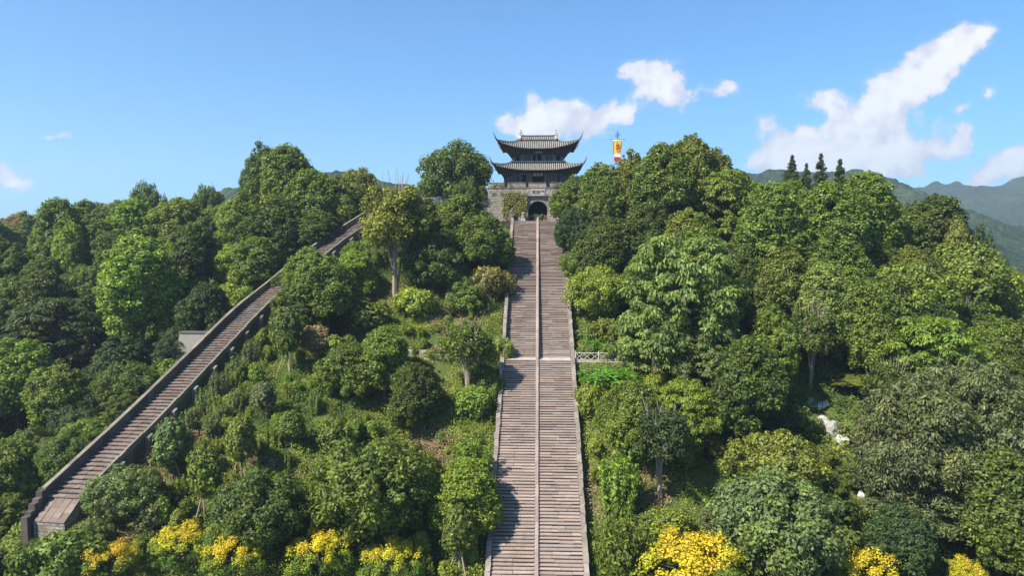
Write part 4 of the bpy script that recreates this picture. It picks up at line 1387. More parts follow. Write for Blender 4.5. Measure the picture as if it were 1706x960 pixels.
def clump_leaves(cl, dens, lsize, up=0.35, rnd=0.55, shell=0.35, hang=0.0, aspect=0.55, flat=1.0, topbias=0.3, spike=0.0):
    """cl: array (n,5): x,y,z,r,cv.  returns arrays for leaf_mesh"""
    P, N, S, LV, CV, DR = [], [], [], [], [], []
    ctr = cl[:, :3].mean(0)
    for (x, y, z, r, cv) in cl:
        k = max(6, int(4 * math.pi * r * r * dens * (0.6 + 0.4 * flat)))
        d = RNG.normal(size=(k, 3)); d[:, 2] += topbias
        d /= np.linalg.norm(d, axis=1, keepdims=True)
        rr = r * (1 - shell * RNG.random(k) ** 1.6) * (1 + 0.18 * RNG.normal(size=k))
        p = d * rr[:, None]; p[:, 2] *= flat
        if hang: p[:, 2] -= hang * (p[:, 0] ** 2 + p[:, 1] ** 2) / max(r, .1)
        out = np.array([x, y, z]) - ctr; out /= (np.linalg.norm(out) + 1e-6)
        nn = d + 0.35 * out + np.array([0, 0, up]) + RNG.normal(size=(k, 3)) * rnd
        P.append(p + [x, y, z]); N.append(nn)
        S.append(lsize * (0.65 + 0.7 * RNG.random(k)))
        LV.append(np.clip(0.5 + 0.22 * RNG.normal(size=k) + 0.10 * RNG.normal(), 0, 1)); CV.append(np.clip(cv + 0.15 * RNG.normal(size=k), 0, 1))
        dr = RNG.normal(size=(k, 3)) + d * 1.2
        if hang: dr = dr * 0.5 + d * np.array([1, 1, 0]) * 1.5 + np.array([0, 0, -1.0])
        if spike: dr = dr * 0.35 + np.array([0, 0, 1.0]) * spike
        DR.append(dr)
    return map(np.concatenate, (P, N, S, LV, CV, DR))

def mk_crown(name, cl, dens, lsize, aspect=0.55, **kw):
    P, N, S, LV, CV, DR = clump_leaves(np.array(cl, float), dens, lsize, aspect=aspect, **kw)
    return leaf_mesh(name, P, N, S, LV, CV, aspect=aspect, dirs=DR)

def ell_points(n, fn, rs):
    """n points near the surface of an irregular envelope fn(dir)->radius vector"""
    out = []
    ga = math.pi * (3 - math.sqrt(5))
    for i in range(n):
        z = 1 - 2 * (i + .5) / n
        z = max(-1, min(1, z + rs.uniform(-.1, .1)))
        t = ga * i + rs.uniform(-.35, .35)
        q = math.sqrt(max(0, 1 - z * z))
        out.append(Vector((q * math.cos(t), q * math.sin(t), z)))
    return out

PROTO = {}
def trunk_mesh(name, stems, mat):
    m = MB()
    for pts, r in stems: m.tube(pts, r, 6)
    return m.mesh(name, mat)

def limbs(cl, base, rs, nl=7, r0=0.16, fork=0.35):
    """trunk rising from the origin and limbs reaching into some of the clumps"""
    c = np.array(cl)
    zt = c[:, 2].max() * 0.78
    wob = lambda k: rs.uniform(-k, k)
    tr = [(wob(.04), wob(.04), -0.6), (wob(.08), wob(.08), base * 0.5), (wob(.15), wob(.15), base), (wob(.3), wob(.3), (base + zt) / 2), (wob(.3), wob(.3), zt)]
    st = [(tr, [r0 * 1.35, r0, r0 * .85, r0 * .5, r0 * .15])]
    idx = rs.sample(range(len(cl)), min(nl, len(cl)))
    for i in idx:
        e = Vector(cl[i][:3]); s = Vector(tr[2]).lerp(Vector(tr[3]), rs.uniform(0, .8) if e.z > base * 1.3 else 0.0)
        mid = s.lerp(e, 0.5) + Vector((wob(.2), wob(.2), 0.12 * (e - s).length))
        st.append(([s, mid, e], [r0 * .45, r0 * .28, r0 * .08]))
    return st

def proto(kind, crown, trunk, W, H):
    PROTO.setdefault(kind, []).append((crown, trunk, W, H))

def gen_round(seed, W=6.0, H=5.6, n=88, cr=0.56, dens=50, ls=0.215, low=0.10, kind='round', lump=0.22, aspect=.55, trunkr=.15, **kw):
    rs = random.Random(seed)
    cl = []
    a, b = W / 2 - cr * .7, (H * (1 - low)) / 2 - cr * .6
    zc = H * low + (H * (1 - low)) / 2
    sx = rs.uniform(-.12, .12)
    for d in ell_points(n, None, rs):
        if d.z < -0.75: continue
        g = 1 + rs.uniform(-lump, lump * .7)
        cl.append((d.x * a * g, d.y * a * g, zc + d.z * b * g + 0.06 * d.x * sx, cr * rs.uniform(.72, 1.25), rs.random() ** 1.6))
    for k in range(n // 2):
        d = Vector((rs.gauss(0, 1), rs.gauss(0, 1), rs.gauss(.2, 1))).normalized(); g = rs.uniform(1.02, 1.22)
        if d.z > -.5: cl.append((d.x * a * g, d.y * a * g, zc + d.z * b * g, cr * rs.uniform(.3, .5), rs.random()))
    for k in range(n // 5):
        d = Vector((rs.gauss(0, .4), rs.gauss(0, .4), rs.gauss(0, .4)))
        cl.append((d.x * a, d.y * a, zc + d.z * b, cr * 1.2, rs.random()))
    proto(kind, mk_crown('crown', cl, dens, ls, aspect=aspect, **kw), trunk_mesh('trunk', limbs(cl, H * low + .4, rs, 8, trunkr), M['bark']), W, H)

def gen_lobes(seed, kind, lobes, cr, dens, ls, base=2.0, trunkr=.2, n_per=26, W=None, H=None, lump=.15, mat='bark', **kw):
    """crown built of several overlapping lobes: (x, y, z, rx, rz)"""
    rs = random.Random(seed)
    cl = []
    for (x, y, z, rx, rz) in lobes:
        cv0 = rs.random() ** 1.5
        nn = int(n_per * (rx * (rx + rz)) / (cr * cr * 7)) + 6
        for d in ell_points(nn, None, rs):
            if d.z < -0.6: continue
            g = 1 + rs.uniform(-lump, lump * .8)
            cl.append((x + d.x * (rx - cr * .5) * g, y + d.y * (rx - cr * .5) * g, z + d.z * (rz - cr * .5) * g, cr * rs.uniform(.65, 1.3), min(1, max(0, cv0 + rs.uniform(-.3, .3)))))
        for _q in range(nn // 2):
            d = Vector((rs.gauss(0, 1), rs.gauss(0, 1), rs.gauss(.3, 1))).normalized(); g = rs.uniform(1.0, 1.28)
            if d.z > -.5: cl.append((x + d.x * rx * g, y + d.y * rx * g, min(z + d.z * rz * g, (H or 99) + .3), cr * rs.uniform(.3, .55), rs.random()))
    # drop clumps deep inside other lobes
    keep = []
    for c in cl:
        ins = sum(1 for (x, y, z, rx, rz) in lobes if ((c[0] - x) / rx) ** 2 + ((c[1] - y) / rx) ** 2 + ((c[2] - z) / rz) ** 2 < 0.42)
        if ins < 1: keep.append(c)
    cl = keep
    W = W or 2 * max(max(abs(l[0]) + l[3], abs(l[1]) + l[3]) for l in lobes) * .93
    H = H or max(l[2] + l[4] for l in lobes)
    proto(kind, mk_crown('crown', cl, dens, ls, **kw), trunk_mesh('trunk', limbs(cl, base, rs, 10, trunkr), M[mat]), W, H)

rs0 = random.Random(42)
def rnd_lobes(rs, W, H, n, base=.22, rmin=.2, rmax=.33, tall=1.15):
    out = [(0, 0, H * .62, W * .27, H * .34)]
    for k in range(n):
        t = 2 * math.pi * (k + rs.uniform(-.3, .3)) / n * (1.618 if k % 2 else 1)
        rr = W * rs.uniform(.14, .30); z = H * rs.uniform(base + .14, .80)
        rr *= 1.0 if z < H * .6 else .62
        q = W * rs.uniform(rmin, rmax)
        out.append((rr * math.cos(t), rr * math.sin(t), z, q * .85, min(q * tall, H - z)))
    return out

gen_round(1); gen_round(2, W=6.4, H=5.4, lump=.22)
for sd in range(3):
    rs = random.Random(100 + sd)
    gen_lobes(sd + 10, 'broad', rnd_lobes(rs, 7.5, 9.5, 10 + sd % 3, rmin=.17, rmax=.30), 0.50, 38, 0.26, base=2.4, up=.45, rnd=.75, n_per=27, lump=.36)
for sd in range(2):
    rs = random.Random(200 + sd)
    gen_lobes(sd + 20, 'lobed', rnd_lobes(rs, 7.0, 11.0, 11, rmin=.17, rmax=.25, tall=1.7), 0.48, 36, 0.265, base=2.0, up=.3, rnd=.7, lump=.34)
# pale feathery tree: flat hanging sprays
for sd in range(3):
    rs = random.Random(300 + sd)
    cl = []
    W, H = 8.6, 8.0
    for k in range(260):
        t = rs.uniform(0, 2 * math.pi); z = rs.uniform(.2, 1.0)
        q = math.sqrt(rs.uniform(.15, 1)) * W / 2 * .9 * math.sqrt(max(.06, 1 - ((z - .5) / .56) ** 2))
        cl.append((q * math.cos(t), q * math.sin(t), z * H - .4, rs.uniform(.32, .72), rs.random() ** 1.3))
    proto('feathery', mk_crown('crown', cl, 36, 0.29, aspect=.36, up=.8, rnd=.6, hang=.25, flat=.40, topbias=.6), trunk_mesh('trunk', limbs(cl, 2.2, rs, 14, .2), M['bark']), W, H)
# drooping grey-green tree with long leaves
for sd in range(2):
    rs = random.Random(350 + sd)
    gen_lobes(sd + 35, 'drooping', rnd_lobes(rs, 9.5, 9.5, 12, base=.12, rmin=.14, rmax=.22, tall=.8), 0.5, 46, 0.235, base=2.4, aspect=.36, up=.5, rnd=.7, hang=.22, flat=.8, lump=.28)
# pointed conifers
for sd in range(2):
    rs = random.Random(400 + sd)
    cl = []
    W, H = 5.2, 9.0
    for k in range(230):
        z = .10 + .90 * rs.random()
        q = W / 2 * (1 - z) ** .85 * rs.uniform(.25, 1.1)
        t = rs.uniform(0, 2 * math.pi)
        cl.append((q * math.cos(t), q * math.sin(t), z * H - .3, max(.17, .62 * (1 - z * .75)) * rs.uniform(.7, 1.2), rs.random() ** 2))
    proto('conifer', mk_crown('crown', cl, 60, .22, aspect=.35, up=.1, rnd=.6, flat=.75), trunk_mesh('trunk', [([(0, 0, -.5), (0, 0, H * .5), (0, 0, H * .97)], [.22, .13, .02])], M['bark']), W, H)
# upright spiky shrub
for sd in range(3):
    rs = random.Random(500 + sd)
    P = []
    cl = []
    W, H = 2.6, 3.6
    for k in range(30):
        t = rs.uniform(0, 2 * math.pi); q = math.sqrt(rs.random()) * W / 2 * .8
        top = H * (1 - .38 * (q / (W / 2)) ** 2) * rs.uniform(.72, 1.0)
        z = .3
        while z < top:
            u = z / top
            cl.append((q * (.5 + .5 * u) * math.cos(t) + rs.uniform(-.05, .05), q * (.5 + .5 * u) * math.sin(t) + rs.uniform(-.05, .05), z, .25 * (1 - u * .7) + .03, rs.random() ** 2))
            z += .26
    proto('upright', mk_crown('crown', cl, 60, .21, aspect=.34, up=.0, rnd=.6, spike=.8), trunk_mesh('trunk', [([(rs.uniform(-.1, .1), rs.uniform(-.1, .1), -.3), (rs.uniform(-.4, .4), rs.uniform(-.4, .4), H * .7)], [.05, .015]) for _ in range(6)], M['bark']), W, H)
# airy tree with many visible stems
for sd in range(2):
    rs = random.Random(550 + sd)
    lob = rnd_lobes(rs, 8.4, 10.0, 13, base=.36, rmin=.15, rmax=.22)
    lob = [(x, y, max(z, 5.4), rx * .9, rz * .75) for (x, y, z, rx, rz) in lob]
    cl = []
    for (x, y, z, rx, rz) in lob:
        for k in range(17):
            d = Vector((rs.gauss(0, 1), rs.gauss(0, 1), rs.gauss(0, 1))).normalized() * rs.uniform(.5, 1)
            cl.append((x + d.x * rx, y + d.y * rx, min(z + d.z * rz, 9.8), rs.uniform(.3, .6), rs.random()))
    st = []
    for k in range(9):
        e = Vector(lob[(k * 5) % len(lob)][:3]) + Vector((0, 0, 1.2))
        b = Vector((rs.uniform(-.2, .2), rs.uniform(-.2, .2), 2.3)) if k > 1 else Vector((rs.uniform(-.1, .1), 0, -.6))
        st.append(([b, b.lerp(e, .35) + Vector((0, 0, .9)), e], [.13 if k < 2 else .085, .08, .02]))
        for q in range(4):
            e2 = e + Vector((rs.uniform(-1, 1), rs.uniform(-1, 1), rs.uniform(.2, 1.6)))
            st.append(([b.lerp(e, .6), e2], [.045, .012]))
    st.append(([(0, 0, -.6), (.05, .03, 2.4), (.1, 0, 4)], [.24, .18, .1]))
    proto('airy', mk_crown('crown', cl, 24, .27, up=.4, rnd=.8), trunk_mesh('trunk', st, M['barkpale']), 6.2, 10.0)
# dense low shrubs
gen_round(61, W=2.4, H=1.9, n=26, cr=.36, dens=95, ls=.17, low=.02, kind='shrub', lump=.28, trunkr=.05)
gen_round(62, W=2.6, H=1.7, n=24, cr=.38, dens=90, ls=.18, low=.02, kind='shrub', lump=.34, trunkr=.05)
gen_round(63, W=2.2, H=2.3, n=26, cr=.34, dens=85, ls=.19, low=.02, kind='shrub', lump=.34, trunkr=.05, spike=.3)
# small tree with a clean stem
for sd in range(2):
    rs = random.Random(650 + sd)
    gen_lobes(65 + sd, 'small', [(0, 0, 2.9, .95, 1.15), (.5, .2, 2.3, .7, .7), (-.5, -.2, 2.4, .7, .8), (.1, -.5, 2.1, .6, .6)], .34, 60, .22, base=1.3, trunkr=.07, W=2.6, H=4.0, up=.4, mat='barkpale')
# yellow-flowering tree: green body with a yellow mantle
for sd in range(2):
    rs = random.Random(700 + sd)
    cl = []
    for d in ell_points(75, None, rs):
        if d.z < -.45: continue
        g = 1 + rs.uniform(-.18, .18)
        cv = min(1, max(0, .25 + d.z * .9 + rs.uniform(-.35, .35)))
        cl.append((d.x * 2.3 * g, d.y * 2.3 * g, 2.5 + d.z * 1.65 * g, rs.uniform(.28, .6), cv))
    proto('yellow', mk_crown('crown', cl, 85, .15, up=.6, rnd=.7), trunk_mesh('trunk', limbs(cl, 1.1, rs, 10, .1), M['bark']), 5.0, 4.5)
# wispy tall grass-like bamboo
for sd in range(1):
    rs = random.Random(750)
    cl = []
    for k in range(60):
        t = rs.uniform(0, 6.28); q = math.sqrt(rs.random()) * 1.3
        cl.append((q * math.cos(t), q * math.sin(t), rs.uniform(.3, 2.2) * (1 - .2 * q), .32, rs.random()))
    proto('bamboo', mk_crown('crown', cl, 60, .34, aspect=.16, up=0, rnd=.5, hang=.6), trunk_mesh('trunk', [([(rs.uniform(-.9, .9), rs.uniform(-.9, .9), -.2), (rs.uniform(-1, 1), rs.uniform(-1, 1), 2.1)], [.03, .01]) for _ in range(14)], M['barkpale']), 3.0, 2.5)

def yellow_mat():
    m, t, out = new_mat('yellow_blossom_and_leaves')
    at = t.node('ShaderNodeAttribute'); at.attribute_name = 'lv'
    at2 = t.node('ShaderNodeAttribute'); at2.attribute_name = 'cv'
    oi = t.node('ShaderNodeObjectInfo')
    c = t.ramp(at2.outputs['Fac'], [(0.0, (0.07, 0.13, 0.015)), (0.3, (0.16, 0.22, 0.02)), (0.5, (0.32, 0.35, 0.02)), (0.8, (0.56, 0.49, 0.02)), (1.0, (0.58, 0.43, 0.025))])
    c = t.mix(1.0, c, t.maprange(at.outputs['Fac'], 0, 1, .65, 1.35), 'MULTIPLY')
    c = t.mix(1.0, c, oi.outputs['Color'], 'MULTIPLY')
    b = principled(t, None, c, .6, .25); tr = t.node('ShaderNodeBsdfTranslucent'); t.put(tr.inputs[0], c)
    mx = t.node('ShaderNodeMixShader'); mx.inputs[0].default_value = .25
    t.l.new(b.outputs[0], mx.inputs[1]); t.l.new(tr.outputs[0], mx.inputs[2]); t.l.new(mx.outputs[0], out.inputs[0])
    return m
M['yellow'] = yellow_mat()
for (c_, t_, _, _) in PROTO['yellow']:
    c_.materials.clear(); c_.materials.append(M['yellow'])

COLR = {  # leaf colours
    'dark': (0.080, 0.114, 0.023), 'deep': (0.050, 0.079, 0.023), 'mid': (0.120, 0.165, 0.028), 'bright': (0.160, 0.229, 0.032), 'lime': (0.184, 0.227, 0.032),
    'olive': (0.140, 0.165, 0.032), 'grey': (0.119, 0.142, 0.063), 'greyg': (0.131, 0.171, 0.057), 'pale': (0.150, 0.203, 0.055), 'yel': (0.155, 0.172, 0.03), 'rust': (0.19, 0.125, 0.05),
    'vivid': (0.085, 0.185, 0.02), 'pink': (0.30, 0.23, 0.11), 'w': (1, 1, 1), 'worange': (1.0, .88, 1)}
placed = []      # x, y, radius
NAMES = {'round': 'round_tree', 'broad': 'broadleaf_tree', 'lobed': 'tall_tree', 'feathery': 'feathery_tree', 'drooping': 'drooping_tree', 'conifer': 'conifer', 'upright': 'upright_shrub',
         'airy': 'airy_tree', 'shrub': 'shrub', 'small': 'small_tree', 'yellow': 'yellow_tree', 'bamboo': 'bamboo_clump'}
CATS = {'upright': 'shrub', 'shrub': 'shrub', 'bamboo': 'bamboo'}
def add_tree(kind, x, y, Wm, Hm, color, label, group=None, z=None, v=None, rot=None):
    pr = PROTO[kind][(v if v is not None else random.randrange(99)) % len(PROTO[kind])]
    if z is None: z = gzs(x, y)
    t = empty(NAMES[kind], (x, y, z - 0.1), random.uniform(0, 6.28) if rot is None else rot, label=label, cat=CATS.get(kind, 'tree'), group=group)
    sx, sz = Wm / pr[2], Hm / pr[3]
    t.scale = (sx, sx, sz)
    c = COLR[color] if isinstance(color, str) else color
    g = random.uniform(.88, 1.14); h = random.uniform(-.06, .06)
    cc = (c[0] * g * (1 + h), c[1] * g, c[2] * g * (1 - h), 1)
    tr = bpy.data.objects.new('trunk', pr[1]); COL.objects.link(tr); tr.parent = t
    o = bpy.data.objects.new('crown', pr[0]); COL.objects.link(o); o.parent = t; o.color = cc
    placed.append((x, y, Wm / 2))
    return t

def solve(px, py_top, wpx, ratio, hscale=1.0, ymin=48, ymax=260, want=1):
    """depth at which a tree of that aspect standing on the ground shows its top at px,py_top"""
    ysamp = np.arange(ymin, ymax, 0.5)
    X = np.array([unproj(px, py_top, y).x for y in (ymin, ymax)])
    xs_ = X[0] + (X[1] - X[0]) * (ysamp - ymin) / (ymax - ymin)
    z0, z1 = unproj(px, py_top, ymin).z, unproj(px, py_top, ymax).z
    zr_ = z0 + (z1 - z0) * (ysamp - ymin) / (ymax - ymin)
    g = gz(xs_, ysamp)
    Wm = wpx * ysamp / FPX
    d = g + Wm * ratio * hscale - zr_
    idx = np.where((d[:-1] < 0) & (d[1:] >= 0))[0]
    if len(idx) == 0:
        k = int(np.argmin(np.abs(d))); return xs_[k], ysamp[k], Wm[k], max(1.0, zr_[k] - g[k]), abs(d[k])
    k = idx[min(want - 1, len(idx) - 1)] + 1
    return xs_[k], ysamp[k], Wm[k], zr_[k] - g[k], 0
def RT(kind): 
    p_ = PROTO[kind][0]; return p_[3] / p_[2]

# kind, px, py of the top, width px, colour, ratio multiplier, label
TREES = [
 # beside the gate and banner
 ('round', 757, 243, 112, 'dark', 1.45, 'dark dense round tree rising against the sky just left of the gate'),
 ('round', 783, 302, 58, 'dark', 1.2, 'small dark tree hiding the left shoulder of the gate wall'),
 ('broad', 806, 361, 86, 'mid', 1.0, 'fresh green rounded tree beside the top left end of the long staircase'),
 ('broad', 700, 335, 84, 'dark', 1.0, 'dark tree directly below the city wall left of the gate'),
 ('broad', 760, 330, 90, 'mid', 1.1, 'mid green tree between the gate wall and the fresh green rounded tree'),
 ('airy', 655, 289, 128, 'yel', 1.0, 'tall airy tree with yellowish top and many bare brown stems'),
 ('airy', 700, 345, 80, 'olive', .9, 'olive airy tree right behind the yellow-topped airy tree'),
 ('round', 722, 404, 96, 'dark', 1.0, 'dark round dense tree below the city wall, right of the bare brown stems'),
 ('broad', 602, 288, 70, 'olive', 1.3, 'olive-green tree behind the top end of the side staircase'),
 # left ridge group
 ('lobed', 432, 251, 66, 'dark', 1.2, 'slim dark green tree, left peak of the tall twin-topped group on the left ridge'),
 ('lobed', 478, 253, 88, 'mid', 1.15, 'tall green tree, right peak of the twin-topped group on the left ridge'),
 ('lobed', 520, 292, 84, 'mid', 1.1, 'tall green tree on the right shoulder of the twin-topped group'),
 ('lobed', 562, 300, 76, 'olive', 1.1, 'olive tall tree on the ridge above the upper side staircase'),
 ('lobed', 405, 330, 84, 'mid', 1.0, 'tall green tree on the left flank of the twin-topped group'),
 ('lobed', 462, 340, 100, 'dark', 1.0, 'broad dark tree in front of the twin-topped group'),
 ('lobed', 530, 356, 96, 'dark', .9, 'dark tree overhanging the upper side staircase'),
 ('lobed', 425, 402, 78, 'mid', .9, 'green tree just above the bend of the side staircase'),
 ('round', 575, 352, 70, 'mid', 1.0, 'rounded green tree beside the topmost visible parapet of the side staircase'),
 ('round', 245, 311, 62, 'dark', 1.1, 'dark rounded tree standing tallest on the far left skyline'),
 ('round', 345, 311, 50, 'dark', 1.1, 'dark rounded tree on the skyline left of the twin-topped group'),
 ('broad', 290, 335, 90, 'olive', 1.0, 'olive green tree between the two dark skyline trees on the left'),
 # left valley
 ('lobed', 235, 408, 120, 'bright', 1.0, 'large bright green conical tree in the middle of the left forest'),
 ('feathery', 98, 492, 175, 'deep', .85, 'wide dark layered tree near the left edge'),
 ('broad', 22, 578, 120, 'bright', 1.05, 'bright green tree at the left edge of the picture'),
 ('broad', 25, 465, 90, 'mid', 1.0, 'mid green tree above the wide dark layered tree'),
 ('broad', 330, 470, 74, 'dark', 1.0, 'dark tree behind the light shrub left of the side staircase'),
 ('shrub', 368, 474, 82, 'lime', 1.2, 'light yellow-green bush beside the bend of the side staircase'),
 ('shrub', 405, 480, 50, 'bright', 1.2, 'small bright bush touching the parapet at the bend'),
 ('round', 215, 606, 100, 'dark', .95, 'dark flat-topped tree below the concrete wall'),
 ('shrub', 215, 600, 70, 'lime', .8, 'yellow-green creeper mound on top of the dark flat-topped tree'),
 ('shrub', 150, 700, 96, 'mid', .9, 'mid green bush in the hollow left of the side staircase'),
 ('shrub', 290, 600, 50, 'bright', .9, 'bright small bush under the concrete wall'),
 ('round', 60, 900, 70, 'dark', 1.0, 'dark bush in front of the toothed end wall of the side staircase'),
 ('round', 150, 868, 60, 'greyg', 1.0, 'grey-green bush at the right of the sloping apron of the side staircase'),
 ('shrub', 98, 890, 130, 'mid', 1.0, 'green bush below the lower end of the side staircase'),
 ('feathery', 170, 520, 90, 'deep', .9, 'dark drooping tree between the layered tree and the bright conical tree'),
 # slope between the staircases, upper
 ('broad', 545, 438, 110, 'mid', .95, 'mid green tree just below the upper side staircase'),
 ('broad', 512, 420, 84, 'mid', 1.1, 'mid green tree hiding the middle of the upper side staircase'),
 ('round', 470, 455, 40, 'dark', 1.1, 'small dark tree pressed against the right curb at the bend of the side staircase'),
 ('broad', 500, 470, 90, 'dark', 1.0, 'dark tree below the bend of the side staircase'),
 ('broad', 590, 420, 76, 'bright', .9, 'bright green tree left of the bare brown stems'),
 ('shrub', 610, 500, 70, 'olive', 1.0, 'olive bush at the foot of the bare brown stems'),
 ('shrub', 690, 480, 70, 'lime', .9, 'lime bush right of the foot of the bare brown stems'),
 ('shrub', 815, 443, 74, (0.19, 0.165, 0.05), 1.0, 'small rust-tinged bush with bare stems by the long staircase'),
 ('shrub', 780, 480, 60, 'mid', 1.0, 'mid green bush left of the rust-tinged bush'),
 ('small', 525, 545, 54, 'pink', .75, 'small ornamental tree with pinkish leaves and pale forked stem'),
 ('small', 480, 505, 56, 'dark', 1.0, 'small dark staked tree under the side staircase bend'),
 ('airy', 778, 520, 104, 'mid', .95, 'multi-stemmed tree in front of the paved path left of the long staircase'),
 ('shrub', 836, 562, 46, 'pale', 1.3, 'pale bush leaning over the long staircase at the landing'),
 ('broad', 640, 550, 100, 'mid', 1.0, 'large green tree in the middle of the slope hiding the paved path'),
 ('broad', 690, 610, 92, 'dark', 1.0, 'dark spreading tree right of the large middle tree'),
 ('broad', 580, 575, 90, 'mid', .9, 'mid green tree left of the large dark middle tree'),
 ('shrub', 560, 560, 60, 'lime', .9, 'lime bush on the terrace beside the ornamental rock'),
 ('shrub', 790, 645, 70, 'bright', 1.0, 'bright green bush under the multi-stemmed tree'),
 ('shrub', 815, 625, 44, 'mid', 1.3, 'mid green bush pressed against the long staircase below the landing'),
 ('small', 485, 688, 46, 'mid', 1.1, 'thin small tree with a dark stem in the weedy clearing'),
 ('small', 438, 640, 44, 'grey', 1.0, 'thin grey-green small tree below the side staircase'),
 # lower left slope
 ('round', 618, 738, 200, 'mid', .95, 'largest dense dome-shaped tree on the lower slope between the staircases'),
 ('round', 437, 790, 152, 'dark', 1.0, 'dark dome-shaped tree left of the largest dome-shaped tree'),
 ('upright', 785, 712, 84, 'bright', 1.0, 'bright upright shrub with pointed shoots by the long staircase'),
 ('broad', 778, 775, 122, 'bright', .85, 'bright green tree overhanging the left edge of the long staircase'),
 ('upright', 710, 745, 56, 'olive', 1.2, 'olive upright shrub behind the largest dome-shaped tree'),
 ('round', 205, 782, 118, 'greyg', .9, 'grey-green shrub crowding the foot of the side staircase'),
 ('shrub', 250, 820, 90, 'grey', 1.0, 'grey shrub right of the foot of the side staircase'),
 ('upright', 225, 765, 60, 'grey', 1.1, 'tufted grey shrub beside the lowest steps of the side staircase'),
 ('shrub', 560, 700, 70, 'mid', 1.0, 'mid green bush above the largest dome-shaped tree'),
 # yellow trees along the bottom
 ('yellow', 302, 880, 100, 'w', .9, 'yellow-flowering tree at the bottom, left one of the touching pair'),
 ('yellow', 388, 894, 104, 'w', .9, 'yellow-flowering tree at the bottom, right one of the touching pair'),
 ('yellow', 532, 888, 108, 'w', .9, 'yellow-flowering tree at the bottom in front of the largest dome-shaped tree'),
 ('yellow', 655, 903, 104, 'w', .9, 'yellow-flowering tree at the bottom right of the largest dome-shaped tree'),
 ('yellow', 188, 904, 90, 'worange', 1.0, 'orange-yellow tree beside the foot of the side staircase'),
 ('yellow', 1150, 893, 178, 'w', .85, 'widest yellow-flowering tree, right of the long staircase'),
 ('yellow', 1440, 919, 104, 'w', .9, 'yellow-flowering tree under the drooping grey-green trees'),
 ('yellow', 1612, 934, 60, 'w', .9, 'small yellow-flowering tree near the bottom right corner'),
 # right of the stairs, top
 ('broad', 962, 297, 76, 'mid', 1.1, 'green tree covering the right half of the gate wall'),
 ('broad', 1004, 280, 90, 'mid', 1.15, 'green tree below the yellow banner'),
 ('lobed', 1050, 262, 70, 'olive', 1.2, 'olive tree just right of the yellow banner'),
 ('broad', 1190, 258, 80, 'olive', 1.2, 'olive tree, right shoulder of the highest crown on the right ridge'),
 ('broad', 1148, 234, 92, 'olive', 1.35, 'large olive tree, highest crown on the right ridge'),
 ('lobed', 1105, 252, 90, 'mid', 1.1, 'green tree between the banner and the highest crown'),
 ('feathery', 1212, 278, 120, 'mid', 1.2, 'light green layered tree below the right shoulder of the highest crown'),
 ('broad', 955, 350, 64, 'deep', 1.1, 'dark tree overhanging the top right corner of the long staircase'),
 ('broad', 1080, 340, 100, 'dark', 1.0, 'dark tree in the middle of the right ridge group'),
 ('broad', 1010, 370, 90, 'dark', 1.0, 'dark tree a little below the gate on the right'),
 ('round', 965, 415, 60, 'mid', 1.1, 'rounded tree hugging the right curb of the upper flight'),
 ('round', 992, 448, 92, 'lime', 1.05, 'yellow-green rounded tree right of the upper flight'),
 ('conifer', 1320, 254, 56, 'deep', 1.0, 'leftmost pointed dark conifer on the right skyline'),
 ('conifer', 1344, 268, 44, 'deep', 1.0, 'slim low conifer between the two tallest on the right skyline'),
 ('conifer', 1368, 251, 60, 'deep', 1.0, 'tall pointed conifer in the centre of the skyline row'),
 ('conifer', 1400, 260, 64, 'deep', 1.0, 'rightmost pointed conifer of the skyline row'),
 ('lobed', 1290, 318, 104, 'mid', 1.1, 'tall green tree in front of the leftmost skyline conifer'),
 ('lobed', 1385, 318, 110, 'mid', 1.0, 'green tree in front of the skyline conifer row'),
 ('lobed', 1446, 300, 96, 'mid', 1.1, 'tall green tree right of the skyline conifer row'),
 ('broad', 1545, 333, 118, 'dark', 1.1, 'dark green tree standing out against the far mountain'),
 ('broad', 1496, 355, 90, 'mid', 1.1, 'green tree left of the one standing out against the mountain'),
 ('small', 1596, 376, 46, 'olive', 1.0, 'thin olive tree on the right skyline'),
 ('round', 1636, 388, 52, 'deep', 1.1, 'small dark tree at the right end of the ridge'),
 ('round', 1600, 415, 150, 'mid', 1.0, 'rounded green tree below the right end of the ridge'),
 ('round', 1672, 452, 110, 'olive', 1.0, 'rounded olive tree against the mountain at the right edge'),
 ('round', 1510, 440, 150, 'mid', 1.0, 'broad rounded tree under the tree standing against the mountain'),
 ('feathery', 1140, 384, 225, 'pale', 1.15, 'huge pale feathery tree right of the upper flight'),
 ('feathery', 1090, 500, 130, 'pale', 1.1, 'pale feathery tree at the left foot of the huge pale one'),
 ('feathery', 1190, 540, 140, 'greyg', 1.0, 'grey-green feathery tree at the right foot of the huge pale one'),
 ('broad', 1300, 415, 110, 'olive', 1.0, 'olive tree right of the huge pale feathery tree'),
 ('feathery', 1310, 455, 80, 'bright', 1.0, 'bright small feathery tree beside the huge pale one'),
 ('broad', 1390, 400, 120, 'mid', 1.1, 'green tree above the dark hollow of the right forest'),
 ('broad', 1450, 470, 120, 'mid', 1.1, 'green tree right of the dark hollow of the right forest'),
 ('feathery', 1545, 522, 205, 'bright', .9, 'brightest layered tree in the right forest'),
 ('feathery', 1480, 560, 90, 'lime', 1.0, 'lime layered tree at the left of the brightest layered tree'),
 ('bamboo', 1010, 556, 90, 'vivid', 1.2, 'vivid green bamboo clump just above the pale fence'),
 ('shrub', 1020, 612, 110, 'vivid', 1.1, 'vivid green mound of creeper just below the pale fence'),
 ('shrub', 1045, 560, 66, 'mid', 1.0, 'mid green bush behind the right end of the pale fence'),
 ('shrub', 985, 545, 60, 'pale', 1.0, 'pale green bush above the left end of the pale fence'),
 ('shrub', 972, 566, 30, 'lime', 1.0, 'small lime bush beside the pale path above the fence'),
